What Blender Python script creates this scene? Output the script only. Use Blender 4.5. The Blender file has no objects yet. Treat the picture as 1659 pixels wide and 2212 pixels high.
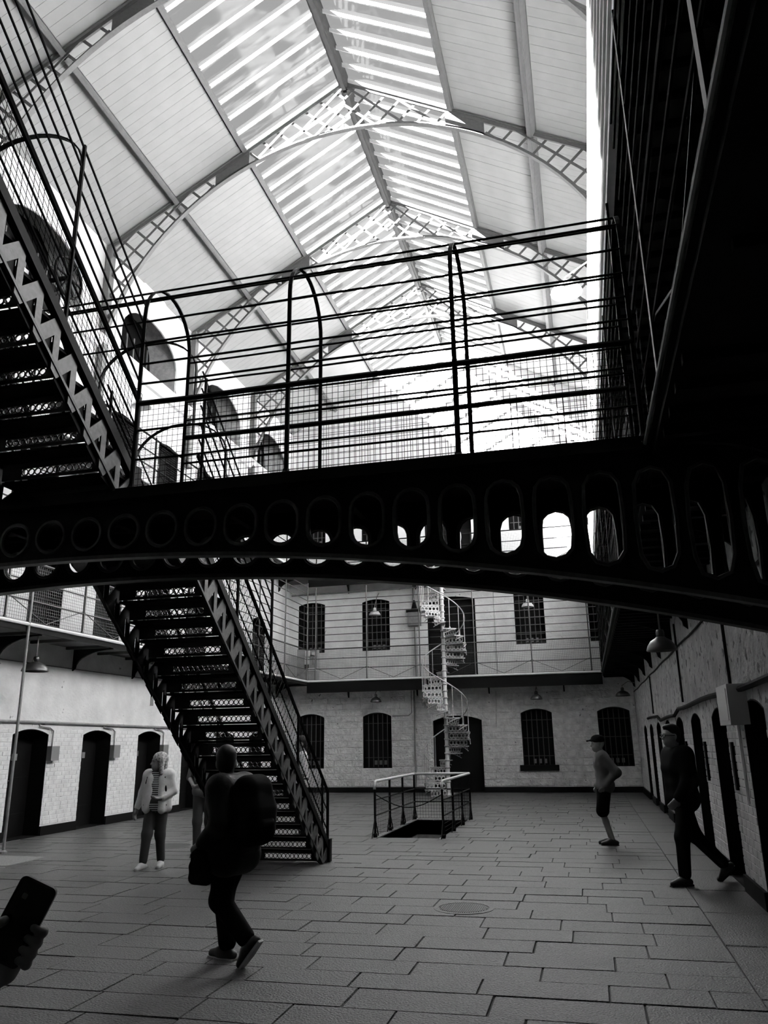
import bpy, math, random
import numpy as np
from mathutils import Vector, Matrix
random.seed(7)
scn = bpy.context.scene
COL = scn.collection
PI = math.pi

# ------------------------------------------------------------------ camera
def setup_camera():
    yaw, pitch, roll, f = 0.241501, 0.287452, -0.0155367, 1685.44
    cy, sy = math.cos(yaw), math.sin(yaw)
    fwd = Vector((-sy*math.cos(pitch), cy*math.cos(pitch), math.sin(pitch)))
    right = Vector((cy, sy, 0)); up = right.cross(fwd)
    r2 = math.cos(roll)*right + math.sin(roll)*up
    u2 = -math.sin(roll)*right + math.cos(roll)*up
    c = bpy.data.cameras.new('camera'); o = bpy.data.objects.new('camera', c); COL.objects.link(o)
    c.sensor_fit = 'HORIZONTAL'; c.sensor_width = 36.0; c.lens = f/1659*36.0
    c.clip_start = 0.05; c.clip_end = 300
    M = Matrix((( r2.x, u2.x, -fwd.x, 0), (r2.y, u2.y, -fwd.y, 0), (r2.z, u2.z, -fwd.z, 1.6), (0, 0, 0, 1)))
    o.matrix_world = M
    scn.camera = o
setup_camera()

# ------------------------------------------------------------------ light and exposure
w = bpy.data.worlds.new('sky'); scn.world = w; w.use_nodes = True
bg = w.node_tree.nodes['Background']; bg.inputs[0].default_value = (1, 1, 1, 1); bg.inputs[1].default_value = 0.42
SUN_DIR = Vector((0.9, 0.7, -1.0)).normalized()
sl = bpy.data.lights.new('sun', 'SUN'); sl.energy = 215.0; sl.angle = 0.009
so = bpy.data.objects.new('sun', sl); COL.objects.link(so)
so.rotation_euler = SUN_DIR.to_track_quat('-Z', 'Y').to_euler(); so.location = (-10, -40, 40)
scn.view_settings.view_transform = 'Standard'; scn.view_settings.look = 'None'
scn.view_settings.gamma = 1.0; scn.view_settings.use_curve_mapping = False
scn.view_settings.exposure = 0.0

# ------------------------------------------------------------------ dimensions (metres)
XL, XW = -10.25, 1.55           # left / right wall faces
YF, YB = 26.85, -2.6            # far wall face, end behind
H1, H2 = 3.68, 7.36             # gallery floors
EL, ER, EF = -9.2, 0.6, 25.9    # gallery edges
XR, ZR, SL = -4.3, 16.65, 0.58  # roof ridge and slope
def zroof(x): return ZR - SL*abs(x-XR)
TRUSS_Y = [9.85, 14.2, 18.5, 22.85]
SKY0 = 1.15

# ------------------------------------------------------------------ materials
def mat(name, v, rough=0.6, noise=None, bump=None, metal=0.0, spec=0.5, streak=None, cracks=None):
    """grey procedural material: v base, noise=(scale,amount[,detail]), bump=(scale,strength), streak=(scale,amount)"""
    m = bpy.data.materials.new(name); m.use_nodes = True
    nt = m.node_tree; b = nt.nodes['Principled BSDF']
    b.inputs['Base Color'].default_value = (v, v, v, 1); b.inputs['Roughness'].default_value = rough
    b.inputs['Metallic'].default_value = metal; b.inputs['Specular IOR Level'].default_value = spec
    tc = nt.nodes.new('ShaderNodeNewGeometry')
    src = None
    if noise:
        n = nt.nodes.new('ShaderNodeTexNoise'); n.inputs['Scale'].default_value = noise[0]
        n.inputs['Detail'].default_value = noise[2] if len(noise) > 2 else 6
        nt.links.new(tc.outputs['Position'], n.inputs['Vector'])
        r = nt.nodes.new('ShaderNodeMapRange'); r.inputs[1].default_value = 0.3; r.inputs[2].default_value = 0.7
        r.inputs[3].default_value = max(0.0, v*(1-noise[1])); r.inputs[4].default_value = min(0.95, v*(1+noise[1]*0.6))
        nt.links.new(n.outputs['Fac'], r.inputs[0]); src = r.outputs[0]
    if streak:
        mp = nt.nodes.new('ShaderNodeMapping'); mp.inputs['Scale'].default_value = streak[2]
        nt.links.new(tc.outputs['Position'], mp.inputs['Vector'])
        n2 = nt.nodes.new('ShaderNodeTexNoise'); n2.inputs['Scale'].default_value = streak[0]; n2.inputs['Detail'].default_value = 5
        nt.links.new(mp.outputs[0], n2.inputs['Vector'])
        r2 = nt.nodes.new('ShaderNodeMapRange'); r2.inputs[1].default_value = 0.55; r2.inputs[2].default_value = 0.75
        r2.inputs[3].default_value = 1.0; r2.inputs[4].default_value = 1-streak[1]
        nt.links.new(n2.outputs['Fac'], r2.inputs[0])
        mu = nt.nodes.new('ShaderNodeMath'); mu.operation = 'MULTIPLY'
        if src: nt.links.new(src, mu.inputs[0])
        else: mu.inputs[0].default_value = v
        nt.links.new(r2.outputs[0], mu.inputs[1]); src = mu.outputs[0]
    if cracks:      # small dark pits and flaked paint
        n3 = nt.nodes.new('ShaderNodeTexNoise'); n3.inputs['Scale'].default_value = cracks[0]; n3.inputs['Detail'].default_value = 3
        nt.links.new(tc.outputs['Position'], n3.inputs['Vector'])
        r3 = nt.nodes.new('ShaderNodeMapRange'); r3.inputs[1].default_value = cracks[1]; r3.inputs[2].default_value = cracks[1]+0.04
        r3.inputs[3].default_value = 1.0; r3.inputs[4].default_value = 0.25
        nt.links.new(n3.outputs['Fac'], r3.inputs[0])
        mu = nt.nodes.new('ShaderNodeMath'); mu.operation = 'MULTIPLY'
        if src: nt.links.new(src, mu.inputs[0])
        else: mu.inputs[0].default_value = v
        nt.links.new(r3.outputs[0], mu.inputs[1]); src = mu.outputs[0]
    if src:
        cc = nt.nodes.new('ShaderNodeCombineColor')
        for i in range(3): nt.links.new(src, cc.inputs[i])
        nt.links.new(cc.outputs[0], b.inputs['Base Color'])
    if bump:
        n4 = nt.nodes.new('ShaderNodeTexNoise'); n4.inputs['Scale'].default_value = bump[0]; n4.inputs['Detail'].default_value = 8
        nt.links.new(tc.outputs['Position'], n4.inputs['Vector'])
        bp = nt.nodes.new('ShaderNodeBump'); bp.inputs['Strength'].default_value = bump[1]; bp.inputs['Distance'].default_value = bump[2] if len(bump) > 2 else 0.02
        nt.links.new(n4.outputs['Fac'], bp.inputs['Height']); nt.links.new(bp.outputs[0], b.inputs['Normal'])
    return m

def glass_mat():
    m = bpy.data.materials.new('skylight_glass'); m.use_nodes = True; nt = m.node_tree
    for n in list(nt.nodes): nt.nodes.remove(n)
    out = nt.nodes.new('ShaderNodeOutputMaterial')
    tr = nt.nodes.new('ShaderNodeBsdfTransparent'); tr.inputs[0].default_value = (.93, .93, .93, 1)
    gl = nt.nodes.new('ShaderNodeBsdfGlossy'); gl.inputs['Roughness'].default_value = .05
    tl = nt.nodes.new('ShaderNodeBsdfTranslucent'); tl.inputs[0].default_value = (.8, .8, .8, 1)
    g = nt.nodes.new('ShaderNodeNewGeometry')
    mp = nt.nodes.new('ShaderNodeMapping'); mp.inputs['Scale'].default_value = (.8, 5.0, .8)
    nt.links.new(g.outputs['Position'], mp.inputs['Vector'])
    n = nt.nodes.new('ShaderNodeTexNoise'); n.inputs['Scale'].default_value = 1.1; n.inputs['Detail'].default_value = 6
    nt.links.new(mp.outputs[0], n.inputs['Vector'])
    r = nt.nodes.new('ShaderNodeMapRange'); r.inputs[1].default_value = .56; r.inputs[2].default_value = .72; r.inputs[3].default_value = 0.0; r.inputs[4].default_value = .006
    nt.links.new(n.outputs['Fac'], r.inputs[0])
    m1 = nt.nodes.new('ShaderNodeMixShader'); m1.inputs[0].default_value = .03
    nt.links.new(tr.outputs[0], m1.inputs[1]); nt.links.new(gl.outputs[0], m1.inputs[2])
    m2 = nt.nodes.new('ShaderNodeMixShader'); nt.links.new(r.outputs[0], m2.inputs[0])
    nt.links.new(m1.outputs[0], m2.inputs[1]); nt.links.new(tl.outputs[0], m2.inputs[2])
    nt.links.new(m2.outputs[0], out.inputs[0])
    return m

def stripe_mat():
    m = mat('striped_jersey', .7, .9); nt = m.node_tree; b = nt.nodes['Principled BSDF']
    tc = nt.nodes.new('ShaderNodeTexCoord'); s = nt.nodes.new('ShaderNodeSeparateXYZ'); nt.links.new(tc.outputs['Object'], s.inputs[0])
    a = nt.nodes.new('ShaderNodeMath'); a.operation = 'MULTIPLY'; a.inputs[1].default_value = 36.0; nt.links.new(s.outputs[2], a.inputs[0])
    f = nt.nodes.new('ShaderNodeMath'); f.operation = 'FRACT'; nt.links.new(a.outputs[0], f.inputs[0])
    g = nt.nodes.new('ShaderNodeMath'); g.operation = 'GREATER_THAN'; g.inputs[1].default_value = .5; nt.links.new(f.outputs[0], g.inputs[0])
    mr = nt.nodes.new('ShaderNodeMapRange'); mr.inputs[3].default_value = .02; mr.inputs[4].default_value = .7; nt.links.new(g.outputs[0], mr.inputs[0])
    cc = nt.nodes.new('ShaderNodeCombineColor')
    for i in range(3): nt.links.new(mr.outputs[0], cc.inputs[i])
    nt.links.new(cc.outputs[0], b.inputs['Base Color'])
    return m

M = dict(
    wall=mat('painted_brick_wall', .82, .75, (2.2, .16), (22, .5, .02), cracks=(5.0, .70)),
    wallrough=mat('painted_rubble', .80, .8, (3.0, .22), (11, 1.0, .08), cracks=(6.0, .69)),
    wallright=mat('dark_painted_wall', .40, .8, (2.5, .3), (9, 1.0, .09), cracks=(6.5, .60)),  # lower base tone for the right wall
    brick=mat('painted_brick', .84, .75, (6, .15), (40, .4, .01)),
    brickright=mat('dark_painted_brick', .46, .75, (5, .2), (40, .4, .01)),  # lower base tone for the right wall bricks
    stone=mat('painted_stone', .80, .8, (5, .25), (14, 1.0, .06), cracks=(9, .69)),
    plaster=mat('white_plaster', .86, .8, (1.5, .06), (10, .25, .01)),
    lunette=mat('lunette_stone', .42, .9, (8, .3), (25, .6, .02)),
    black=mat('black_gloss_paint', .004, .6, spec=.06),
    iron=mat('black_iron', .003, .6, (30, .3), spec=.07),
    ironstair=mat('stair_iron', .022, .5, (25, .5), (60, .3, .003), spec=.4),
    lit_edge=mat('lit_edge_iron', .03, .5, (20, .4), spec=.3),  # iron lightened so bottom flange and oval rims look lit from above
    lit_stringer=mat('lit_stringer_iron', .055, .5, (25, .4), (60, .3, .003), spec=.4),  # iron lightened for the light falling on the outer stringer face
    truss=mat('grey_iron', .075, .6, (20, .15)),
    purlin=mat('purlin_timber', .09, .6, (8, .15)),
    darkbeam=mat('ridge_timber', .025, .6, (8, .3)),
    plank=mat('ceiling_board', .215, .65, (3, .06), (30, .08, .004)),
    bar=mat('glazing_bar_white', .85, .5),
    glass=glass_mat(),
    palestone=mat('pale_flagstone', .16, .6, (40, .4, 3), (60, .6, .01), spec=.3),
    pale=mat('pale_grey_paint', .55, .5, (12, .2)),
    white=mat('white_paint', .80, .5, (8, .08)),
    railgrey=mat('railing_grey_paint', .03, .5, (14, .2)),
    spiral=mat('spiral_grey_paint', .30, .45, (14, .2)),
    flag=mat('flagstone', .066, .37, (75, .85, 3), (60, 1.0, .02), streak=(.7, .65, (1, 1, 1)), spec=.42),
    flagbed=mat('flag_joint', .025, .9),
    slab=mat('gallery_slate', .03, .8, (4, .3)),
    conduit=mat('conduit_grey', .14, .5, (10, .3)),
    boxgrey=mat('box_grey', .12, .5),
    boxlight=mat('box_light', .62, .5),
    board=mat('switchboard_timber', .24, .6, (6, .3)),
    cast=mat('cast_iron_cover', .02, .45, (30, .3), spec=.2),
    lampdark=mat('lamp_enamel_dark', .02, .35),
    lampwhite=mat('lamp_enamel_white', .75, .3),
    bulb=mat('bulb_glass', .6, .15),
    skin=mat('skin', .15, .55), skinlight=mat('skin_light', .5, .55),
    hair=mat('hair_dark', .012, .6, (60, .5), spec=.2), hairlight=mat('hair_fair', .30, .6, (45, .9, 3), (90, .8, .01)),
    jacketwhite=mat('jacket_white', .88, .85, (14, .08), (35, .4, .01)),
    stripe=stripe_mat(),
    denim=mat('trousers_black', .018, .85), grey_shirt=mat('shirt_grey', .06, .85, (12, .15), (30, .4, .01)),
    polo=mat('polo_dark', .07, .85), dark=mat('cloth_black', .004, .9, spec=.05), darkjacket=mat('jacket_dark', .006, .7, (9, .3), (25, .5, .01), spec=.12),
    shoewhite=mat('shoe_white', .75, .6), shoe=mat('shoe_dark', .015, .6), sole=mat('sole_pale', .45, .6),
    lens=mat('spectacle_frame', .01, .2), phone=mat('phone_case', .01, .35), phonelogo=mat('phone_print', .25, .5),
)

# ------------------------------------------------------------------ mesh helpers
class MB:
    def __init__(s): s.v = []; s.f = []
    def add(s, vs, fs):
        o = len(s.v); s.v += [tuple(p) for p in vs]; s.f += [tuple(i+o for i in f) for f in fs]
    def box(s, x0, x1, y0, y1, z0, z1):
        if x0 > x1: x0, x1 = x1, x0
        if y0 > y1: y0, y1 = y1, y0
        if z0 > z1: z0, z1 = z1, z0
        s.add([(x0,y0,z0),(x1,y0,z0),(x1,y1,z0),(x0,y1,z0),(x0,y0,z1),(x1,y0,z1),(x1,y1,z1),(x0,y1,z1)],
              [(0,3,2,1),(4,5,6,7),(0,1,5,4),(1,2,6,5),(2,3,7,6),(3,0,4,7)])
        return s
    def bar(s, p, q, w, h=None, up=(0, 0, 1)):
        h = w if h is None else h
        p, q = Vector(p), Vector(q); d = (q-p).normalized(); u = Vector(up)
        if abs(d.dot(u)) > .98: u = Vector((1, 0, 0)) if abs(d.x) < .9 else Vector((0, 1, 0))
        a = d.cross(u).normalized()*w/2; b = a.cross(d).normalized()*h/2
        vs = [p-a-b, p+a-b, p+a+b, p-a+b, q-a-b, q+a-b, q+a+b, q-a+b]
        s.add(vs, [(0,3,2,1),(4,5,6,7),(0,1,5,4),(1,2,6,5),(2,3,7,6),(3,0,4,7)])
        return s
    def tube(s, path, r, n=6, closed=False):
        P = [Vector(p) for p in path]; m = len(P)
        t0 = (P[1]-P[0]).normalized(); u = Vector((0, 0, 1)) if abs(t0.z) < .9 else Vector((1, 0, 0))
        a = t0.cross(u).normalized(); vs = []
        for i, p in enumerate(P):
            if closed: t = (P[(i+1) % m]-P[i-1]).normalized()
            else: t = (P[min(i+1, m-1)]-P[max(i-1, 0)]).normalized()
            a = (a-t*a.dot(t)).normalized(); b = t.cross(a)
            rr = r[i] if isinstance(r, (list, tuple)) else r
            for k in range(n):
                an = 2*PI*k/n; vs.append(p+a*math.cos(an)*rr+b*math.sin(an)*rr)
        fs = []
        for i in range(m if closed else m-1):
            j = (i+1) % m
            for k in range(n): fs.append((i*n+k, i*n+(k+1) % n, j*n+(k+1) % n, j*n+k))
        if not closed: fs.append(tuple(range(n-1, -1, -1))); fs.append(tuple((m-1)*n+k for k in range(n)))
        s.add(vs, fs); return s
    def prism(s, poly, fn, c0, c1):
        n = len(poly)
        vs = [fn(a, b, c0) for a, b in poly]+[fn(a, b, c1) for a, b in poly]
        s.add(vs, [tuple(range(n-1, -1, -1)), tuple(range(n, 2*n))]+[(i, (i+1) % n, n+(i+1) % n, n+i) for i in range(n)])
        return s
    def lathe(s, prof, c, n=16):
        vs = []
        for r, z in prof:
            for k in range(n): an = 2*PI*k/n; vs.append((c[0]+r*math.cos(an), c[1]+r*math.sin(an), c[2]+z))
        fs = []
        for i in range(len(prof)-1):
            for k in range(n): fs.append((i*n+k, i*n+(k+1) % n, (i+1)*n+(k+1) % n, (i+1)*n+k))
        s.add(vs, fs); return s
    def build(s, name, material, parent=None, smooth=False):
        me = bpy.data.meshes.new(name)
        L = parent_loc(parent)
        me.from_pydata([(x-L[0], y-L[1], z-L[2]) for x, y, z in s.v], [], s.f)
        if isinstance(material, str): material = M[material]
        me.materials.append(material); me.update()
        if smooth:
            me.polygons.foreach_set('use_smooth', [True]*len(me.polygons))
        o = bpy.data.objects.new(name, me); COL.objects.link(o)
        if parent: o.parent = parent
        return o
def parent_loc(p):
    L = Vector((0, 0, 0))
    while p is not None: L += p.location; p = p.parent
    return L
def tag(o, label=None, cat=None, group=None, kind=None):
    if label: o['label'] = label
    if cat: o['category'] = cat
    if group: o['group'] = group
    if kind: o['kind'] = kind
    return o
def thing(name, loc, label=None, cat=None, group=None, kind=None, rz=0):
    o = bpy.data.objects.new(name, None); COL.objects.link(o); o.location = loc; o.rotation_euler = (0, 0, rz)
    o.empty_display_size = .1
    return tag(o, label, cat, group, kind)
def inst(src, name, loc, parent=None, rot=None, scale=None):
    """another object on the same mesh data; loc in world (parent unrotated)"""
    o = bpy.data.objects.new(name, src.data if hasattr(src, 'data') else src); COL.objects.link(o)
    L = parent_loc(parent); o.location = (loc[0]-L[0], loc[1]-L[1], loc[2]-L[2])
    if rot: o.rotation_euler = rot
    if scale: o.scale = scale
    if parent: o.parent = parent
    return o
def mesh_from(mb, name, material):
    me = bpy.data.meshes.new(name); me.from_pydata(mb.v, [], mb.f); me.materials.append(M[material]); me.update(); return me
def copy_tree(o, loc=None, rz=None, parent=None):
    c = o.copy(); COL.objects.link(c); c.parent = parent
    if loc is not None: c.location = loc
    if rz is not None: c.rotation_euler = (0, 0, rz)
    for ch in list(o.children): copy_tree(ch, None, None, c)
    return c

# ================================================================== THE SETTING
mapL = lambda u, d, z: (XL-d, u, z)
mapR = lambda u, d, z: (XW+d, u, z)
mapF = lambda u, d, z: (u, YF+d, z)
def arc(a, b, zs, rise, n=10):
    """points from (a,zs) to (b,zs) over a segmental arch"""
    if rise <= 0: return [(a, zs), (b, zs)]
    h = (b-a)/2; R = (h*h+rise*rise)/(2*rise); c = zs+rise-R; t = math.asin(min(1, h/R))
    if rise > h: t = PI-t
    return [((a+b)/2+R*math.sin(-t+2*t*i/n), c+R*math.cos(-t+2*t*i/n)) for i in range(n+1)]
def wall_strip(mb, mp, u0, u1, z0, z1, ops, t=.6):
    def bx(a, b, c, d):
        if b-a < 1e-4 or d-c < 1e-4: return
        mb.prism([(a, c), (b, c), (b, d), (a, d)], lambda p, q, k: mp(p, k, q), 0, t)
    cur = u0
    for a, b, zb, zs, rise in sorted(ops):
        bx(cur, a, z0, z1); bx(a, b, z0, zb)
        mb.prism([(a, z1)]+arc(a, b, zs, rise)+[(b, z1)], lambda p, q, k: mp(p, k, q), 0, t)
        cur = b
    bx(cur, u1, z0, z1)
def lining(mb, mp, o, d0, d1, th=.012, sill=True):
    """thin painted lining of an opening's reveal"""
    a, b, zb, zs, rise = o
    pts = [(a, zb)]+arc(a, b, zs, rise)+[(b, zb)]
    cx, cz = (a+b)/2, (zb+zs)/2
    inn = [(cx+(p-cx)*(1-th*2/(b-a)), cz+(q-cz)*(1-th*2/(zs-zb))) for p, q in pts]
    n = len(pts)
    rng = range(n) if sill else range(n-1)
    for i in rng:
        j = (i+1) % n
        vs = [mp(*(pts[i][0], d0, pts[i][1])), mp(pts[j][0], d0, pts[j][1]), mp(inn[j][0], d0, inn[j][1]), mp(inn[i][0], d0, inn[i][1]),
              mp(pts[i][0], d1, pts[i][1]), mp(pts[j][0], d1, pts[j][1]), mp(inn[j][0], d1, inn[j][1]), mp(inn[i][0], d1, inn[i][1])]
        mb.add(vs, [(0, 1, 2, 3), (4, 7, 6, 5), (2, 3, 7, 6), (0, 4, 5, 1)])
def panel(mb, mp, o, d0, d1):
    a, b, zb, zs, rise = o
    mb.prism([(a, zb)]+arc(a, b, zs, rise)+[(b, zb)], lambda p, q, k: mp(p, k, q), d0, d1)

LD = [13.32+2.15*k for k in range(-6, 6)]
RD = [8.32+2.13*k for k in range(-4, 8)]
FWX = [-9.38, -6.97, -1.58, .86]
def dop(c, z, w=1.02, h=1.85, r=.10): return (c-w/2, c+w/2, z, z+h, r)
L0 = [dop(c, 0) for c in LD]; L1o = [dop(c, H1) for c in LD]; L2o = [dop(c, H2) for c in LD]
R0 = [dop(c, 0) for c in RD]; R1o = [dop(c, H1) for c in RD]; R2o = [dop(c, H2) for c in RD]
F0 = [(x-.5, x+.5, .78, 2.47, .13) for x in FWX]+[(-5.02, -3.38, 0, 2.28, .16)]
F1 = [(x-.5, x+.5, 4.72, 6.44, .10) for x in FWX]+[(-5.10, -3.42, H1, 6.36, .12)]
F2 = [(x-.5, x+.5, 8.70, 10.25, .10) for x in FWX]+[(-5.10, -3.42, H2, 9.9, .12)]
LUN = [(c-1.35, c+1.35, 10.75, 11.75, 1.33) for c in (3.4, 7.7, 12.05, 16.35, 20.65, 24.75)]

mb = MB()
wall_strip(mb, mapL, YB-.6, YF+.6, -.2, H1, L0); wall_strip(mb, mapL, YB-.6, YF+.6, H1, H2, L1o)
wall_strip(mb, mapL, YB-.6, YF+.6, H2, 10.45, L2o); wall_strip(mb, mapL, YB-.6, YF+.6, 10.45, 13.25, LUN, 1.0)
wall_left = tag(mb.build('wall_left', 'wall'), 'white painted brick cell wall with black arched doors and lunettes above', kind='structure')
mb = MB()
wall_strip(mb, mapR, YB-.6, YF+.6, -.2, H1, R0); wall_strip(mb, mapR, YB-.6, YF+.6, H1, H2, R1o)
wall_strip(mb, mapR, YB-.6, YF+.6, H2, 10.45, R2o); wall_strip(mb, mapR, YB-.6, YF+.6, 10.45, 13.35, [], 1.0)
wall_right = tag(mb.build('wall_right', 'wallright'), 'darker painted cell wall under the gallery', kind='structure')
mb = MB()
wall_strip(mb, mapF, XL, XW, -.2, H1, F0); wall_strip(mb, mapF, XL, XW, H1, H2, F1); wall_strip(mb, mapF, XL, XW, H2, 10.6, F2)
mb.prism([(XL, 10.6), (XW, 10.6), (XW, zroof(XW)+.1), (XR, ZR+.1), (XL, zroof(XL)+.1)], lambda p, q, k: (p, YF+k, q), 0, .6)
wall_far = tag(mb.build('wall_far', 'wallrough'), 'rough painted stone end wall with barred windows and gable', kind='structure')
mb = MB(); mb.prism([(XL-1, -.2), (XW+1, -.2), (XW+1, zroof(XW+1)+.1), (XR, ZR+.1), (XL-1, zroof(XL-1)+.1)], lambda p, q, k: (p, YB-k, q), 0, .6)
tag(mb.build('wall_back', 'slab'), 'unseen end wall opposite the gable, dark to cut bounce light', kind='structure')  # unseen wall closing the hall, coloured dark to limit bounce on the foreground

def upper_plaster(o, z):
    o.data.materials.append(M['plaster'])
    for p in o.data.polygons:
        if p.center.z > z: p.material_index = 1
upper_plaster(wall_left, H2-.1); upper_plaster(wall_right, H2-.1); upper_plaster(wall_far, H2-.1)
wall_far.data.materials.append(M['wall'])
for p in wall_far.data.polygons:
    if H1 < p.center.z <= H2-.1: p.material_index = 2
# --- masonry pieces that stand proud of the walls
def coursed(parent, mp, u0, u1, z0, z1, ops, h, l, proud, material, name, limit, key, jit=.25, gap=.010):
    pieces = []
    z = z0; row = 0
    while z+h <= z1+1e-6:
        u = u0-(l*.5 if row % 2 else 0)-random.random()*l*jit
        while u < u1:
            ll = l*(1+random.uniform(-jit, jit)); a, b = max(u, u0), min(u+ll, u1); u += ll
            spans = [(a, b)]
            for oa, ob, zb, zs, rise in ops:
                if z+h > zb and z < zs+rise:
                    ns = []
                    for s, e in spans:
                        if e <= oa or s >= ob: ns.append((s, e))
                        else:
                            if s < oa: ns.append((s, oa))
                            if e > ob: ns.append((ob, e))
                    spans = ns
            for s, e in spans:
                if e-s > l*.22: pieces.append((s, e, z, z+h))
        z += h; row += 1
    pieces.sort(key=lambda p: key((p[0]+p[1])/2, p[2]))
    def shape(hl, hh, mpz):
        g = .3*proud+.003
        return ([mpz(-hl, .004, -hh), mpz(hl, .004, -hh), mpz(hl, .004, hh), mpz(-hl, .004, hh),
                 mpz(-hl+g, -1*proud, -hh+g), mpz(hl-g, -1*proud, -hh+g), mpz(hl-g, -1*proud, hh-g), mpz(-hl+g, -1*proud, hh-g)],
                [(4, 5, 6, 7), (0, 1, 5, 4), (1, 2, 6, 5), (2, 3, 7, 6), (3, 0, 4, 7)])
    o0 = Vector(mp(0, 0, 0))
    rel = lambda a, b, c: Vector(mp(a, b, c))-o0
    unit = bpy.data.meshes.new(name)
    vs, fs = shape(.5*l, .5*h, rel); unit.from_pydata([tuple(v) for v in vs], [], fs); unit.materials.append(M[material]); unit.update()
    rest = MB()
    for i, (a, b, c, d) in enumerate(pieces):
        ctr = mp((a+b)/2, 0, (c+d)/2); pr = random.uniform(.5, 1.3)
        if i < limit:
            su, sz = (b-a-gap)/l, (d-c-gap*.8)/h
            ax = rel(1, 0, 0); sc = (su, pr, sz) if abs(ax.x) > .5 else (pr, su, sz)
            inst(unit, name, ctr, parent, scale=sc)
        else:
            hl, hh = (b-a-gap)/2, (d-c-gap*.8)/2; c0 = Vector(ctr)
            vs, fs = shape(hl, hh, lambda p, q, r: c0+rel(p, q*pr, r)); rest.add(vs, fs)
    if rest.v: tag(rest.build(name, material, parent), kind='stuff')
coursed(wall_left, mapL, 6.0, 26.8, .19, 1.96, L0, .080, .235, .007, 'brick', 'brick', 300, lambda u, z: abs(u-14.5)*1.0, .05)
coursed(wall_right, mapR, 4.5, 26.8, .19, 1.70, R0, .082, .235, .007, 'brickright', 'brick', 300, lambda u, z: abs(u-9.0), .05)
coursed(wall_far, mapF, XL, XW, .19, 3.25, F0, .21, .55, .030, 'stone', 'stone', 300, lambda u, z: z, .35, .016)
coursed(wall_far, mapF, XL, XW, 3.72, 6.6, F1, .30, .62, .008, 'wall', 'stone_block', 160, lambda u, z: z, .2, .012)

# --- doors and windows
n_door = 0
def doors(ops, mp, side):
    global n_door
    first = None
    for o in ops:
        n_door += 1
        if first is None:
            m = MB(); a, b, zb, zs, r = o
            lining(m, mp, o, -.004, .42, sill=True); panel(m, mp, o, .34, .42)
            for zz in (.35, 1.0, 1.6): m.prism([(a+.06, zb+zz), (b-.06, zb+zz), (b-.06, zb+zz+.07), (a+.06, zb+zz+.07)], lambda p, q, k: mp(p, k, q), .325, .345)
            first = m.build('door_%d' % n_door, 'black'); base = o
            # iron bolt and inspection flap as parts
            c = (a+b)/2
            f = MB(); f.prism([(c-.07, zb+1.38), (c+.07, zb+1.38), (c+.07, zb+1.50), (c-.07, zb+1.50)], lambda p, q, k: mp(p, k, q), .31, .335)
            f.build('inspection_flap', 'boxgrey', first)
            f = MB(); p = mp(a+.12, .30, zb+1.02); q = mp(a+.40, .30, zb+1.02); f.tube([p, q], .014, 6); f.build('bolt', 'conduit', first)
            d = first
        else:
            du = o[0]-base[0]; dz = o[2]-base[2]
            d = first.copy(); COL.objects.link(d); d.location = (0, du, dz) if mp is not mapF else (du, 0, dz); d.name = 'door_%d' % n_door
            for ch in list(first.children): c2 = ch.copy(); COL.objects.link(c2); c2.parent = d
        tag(d, 'black cell door set deep in %s' % side, kind='structure')
vis = lambda ops: [o for o in ops if o[1] > -1]
doors(L0[::-1], mapL, 'the left ground floor cell wall'); doors(L1o[::-1], mapL, 'the left wall of the first gallery'); doors(L2o[::-1], mapL, 'the left wall of the upper gallery')
doors(R0[::-1], mapR, 'the right ground floor cell wall'); doors(R1o[::-1], mapR, 'the right wall of the first gallery'); doors(R2o[::-1], mapR, 'the right wall of the upper gallery')
for ops in (F0, F1, F2): doors([ops[4]], mapF, 'the end wall behind the spiral stair')
n_win = 0
def window(o, mp, sill=False, lit=True):
    global n_win
    n_win += 1; a, b, zb, zs, r = o
    m = MB(); lining(m, mp, o, -.006, .45); panel(m, mp, o, .40, .46)
    wdw = tag(m.build('window_%d' % n_win, 'black'), 'tall black barred window with a shallow arched head', kind='structure')
    for k in range(5):
        u = a+(b-a)*(k+1)/6; t = MB(); t.bar(mp(u, .10, zb), mp(u, .10, zs+r*.6), .022); t.build('bar', 'railgrey', wdw)
    for k in range(3):
        zz = zb+(zs-zb)*(k+.6)/3; t = MB(); t.bar(mp(a+.01, .13, zz), mp(b-.01, .13, zz), .02); t.build('crossbar', 'railgrey', wdw)
    if lit:
        for k in range(3):
            u = a+.30+.17*k; t = MB(); t.prism([(u, zb+.10), (u+.09, zb+.10), (u+.09, zb+.24), (u, zb+.24)], lambda p, q, k2: mp(p, k2, q), .375, .39)
            t.build('pane', 'boxgrey', wdw)
    if sill:
        t = MB(); t.prism([(a-.12, zb-.12), (b+.12, zb-.12), (b+.12, zb+.06), (a-.12, zb+.06)], lambda p, q, k2: mp(p, k2, q), -.07, .1); t.build('window_sill', 'black', wdw)
for i in range(4): window(F0[i], mapF, sill=(i == 2))
for i in range(4): window(F1[i], mapF)
for i in range(4): window(F2[i], mapF)
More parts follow.
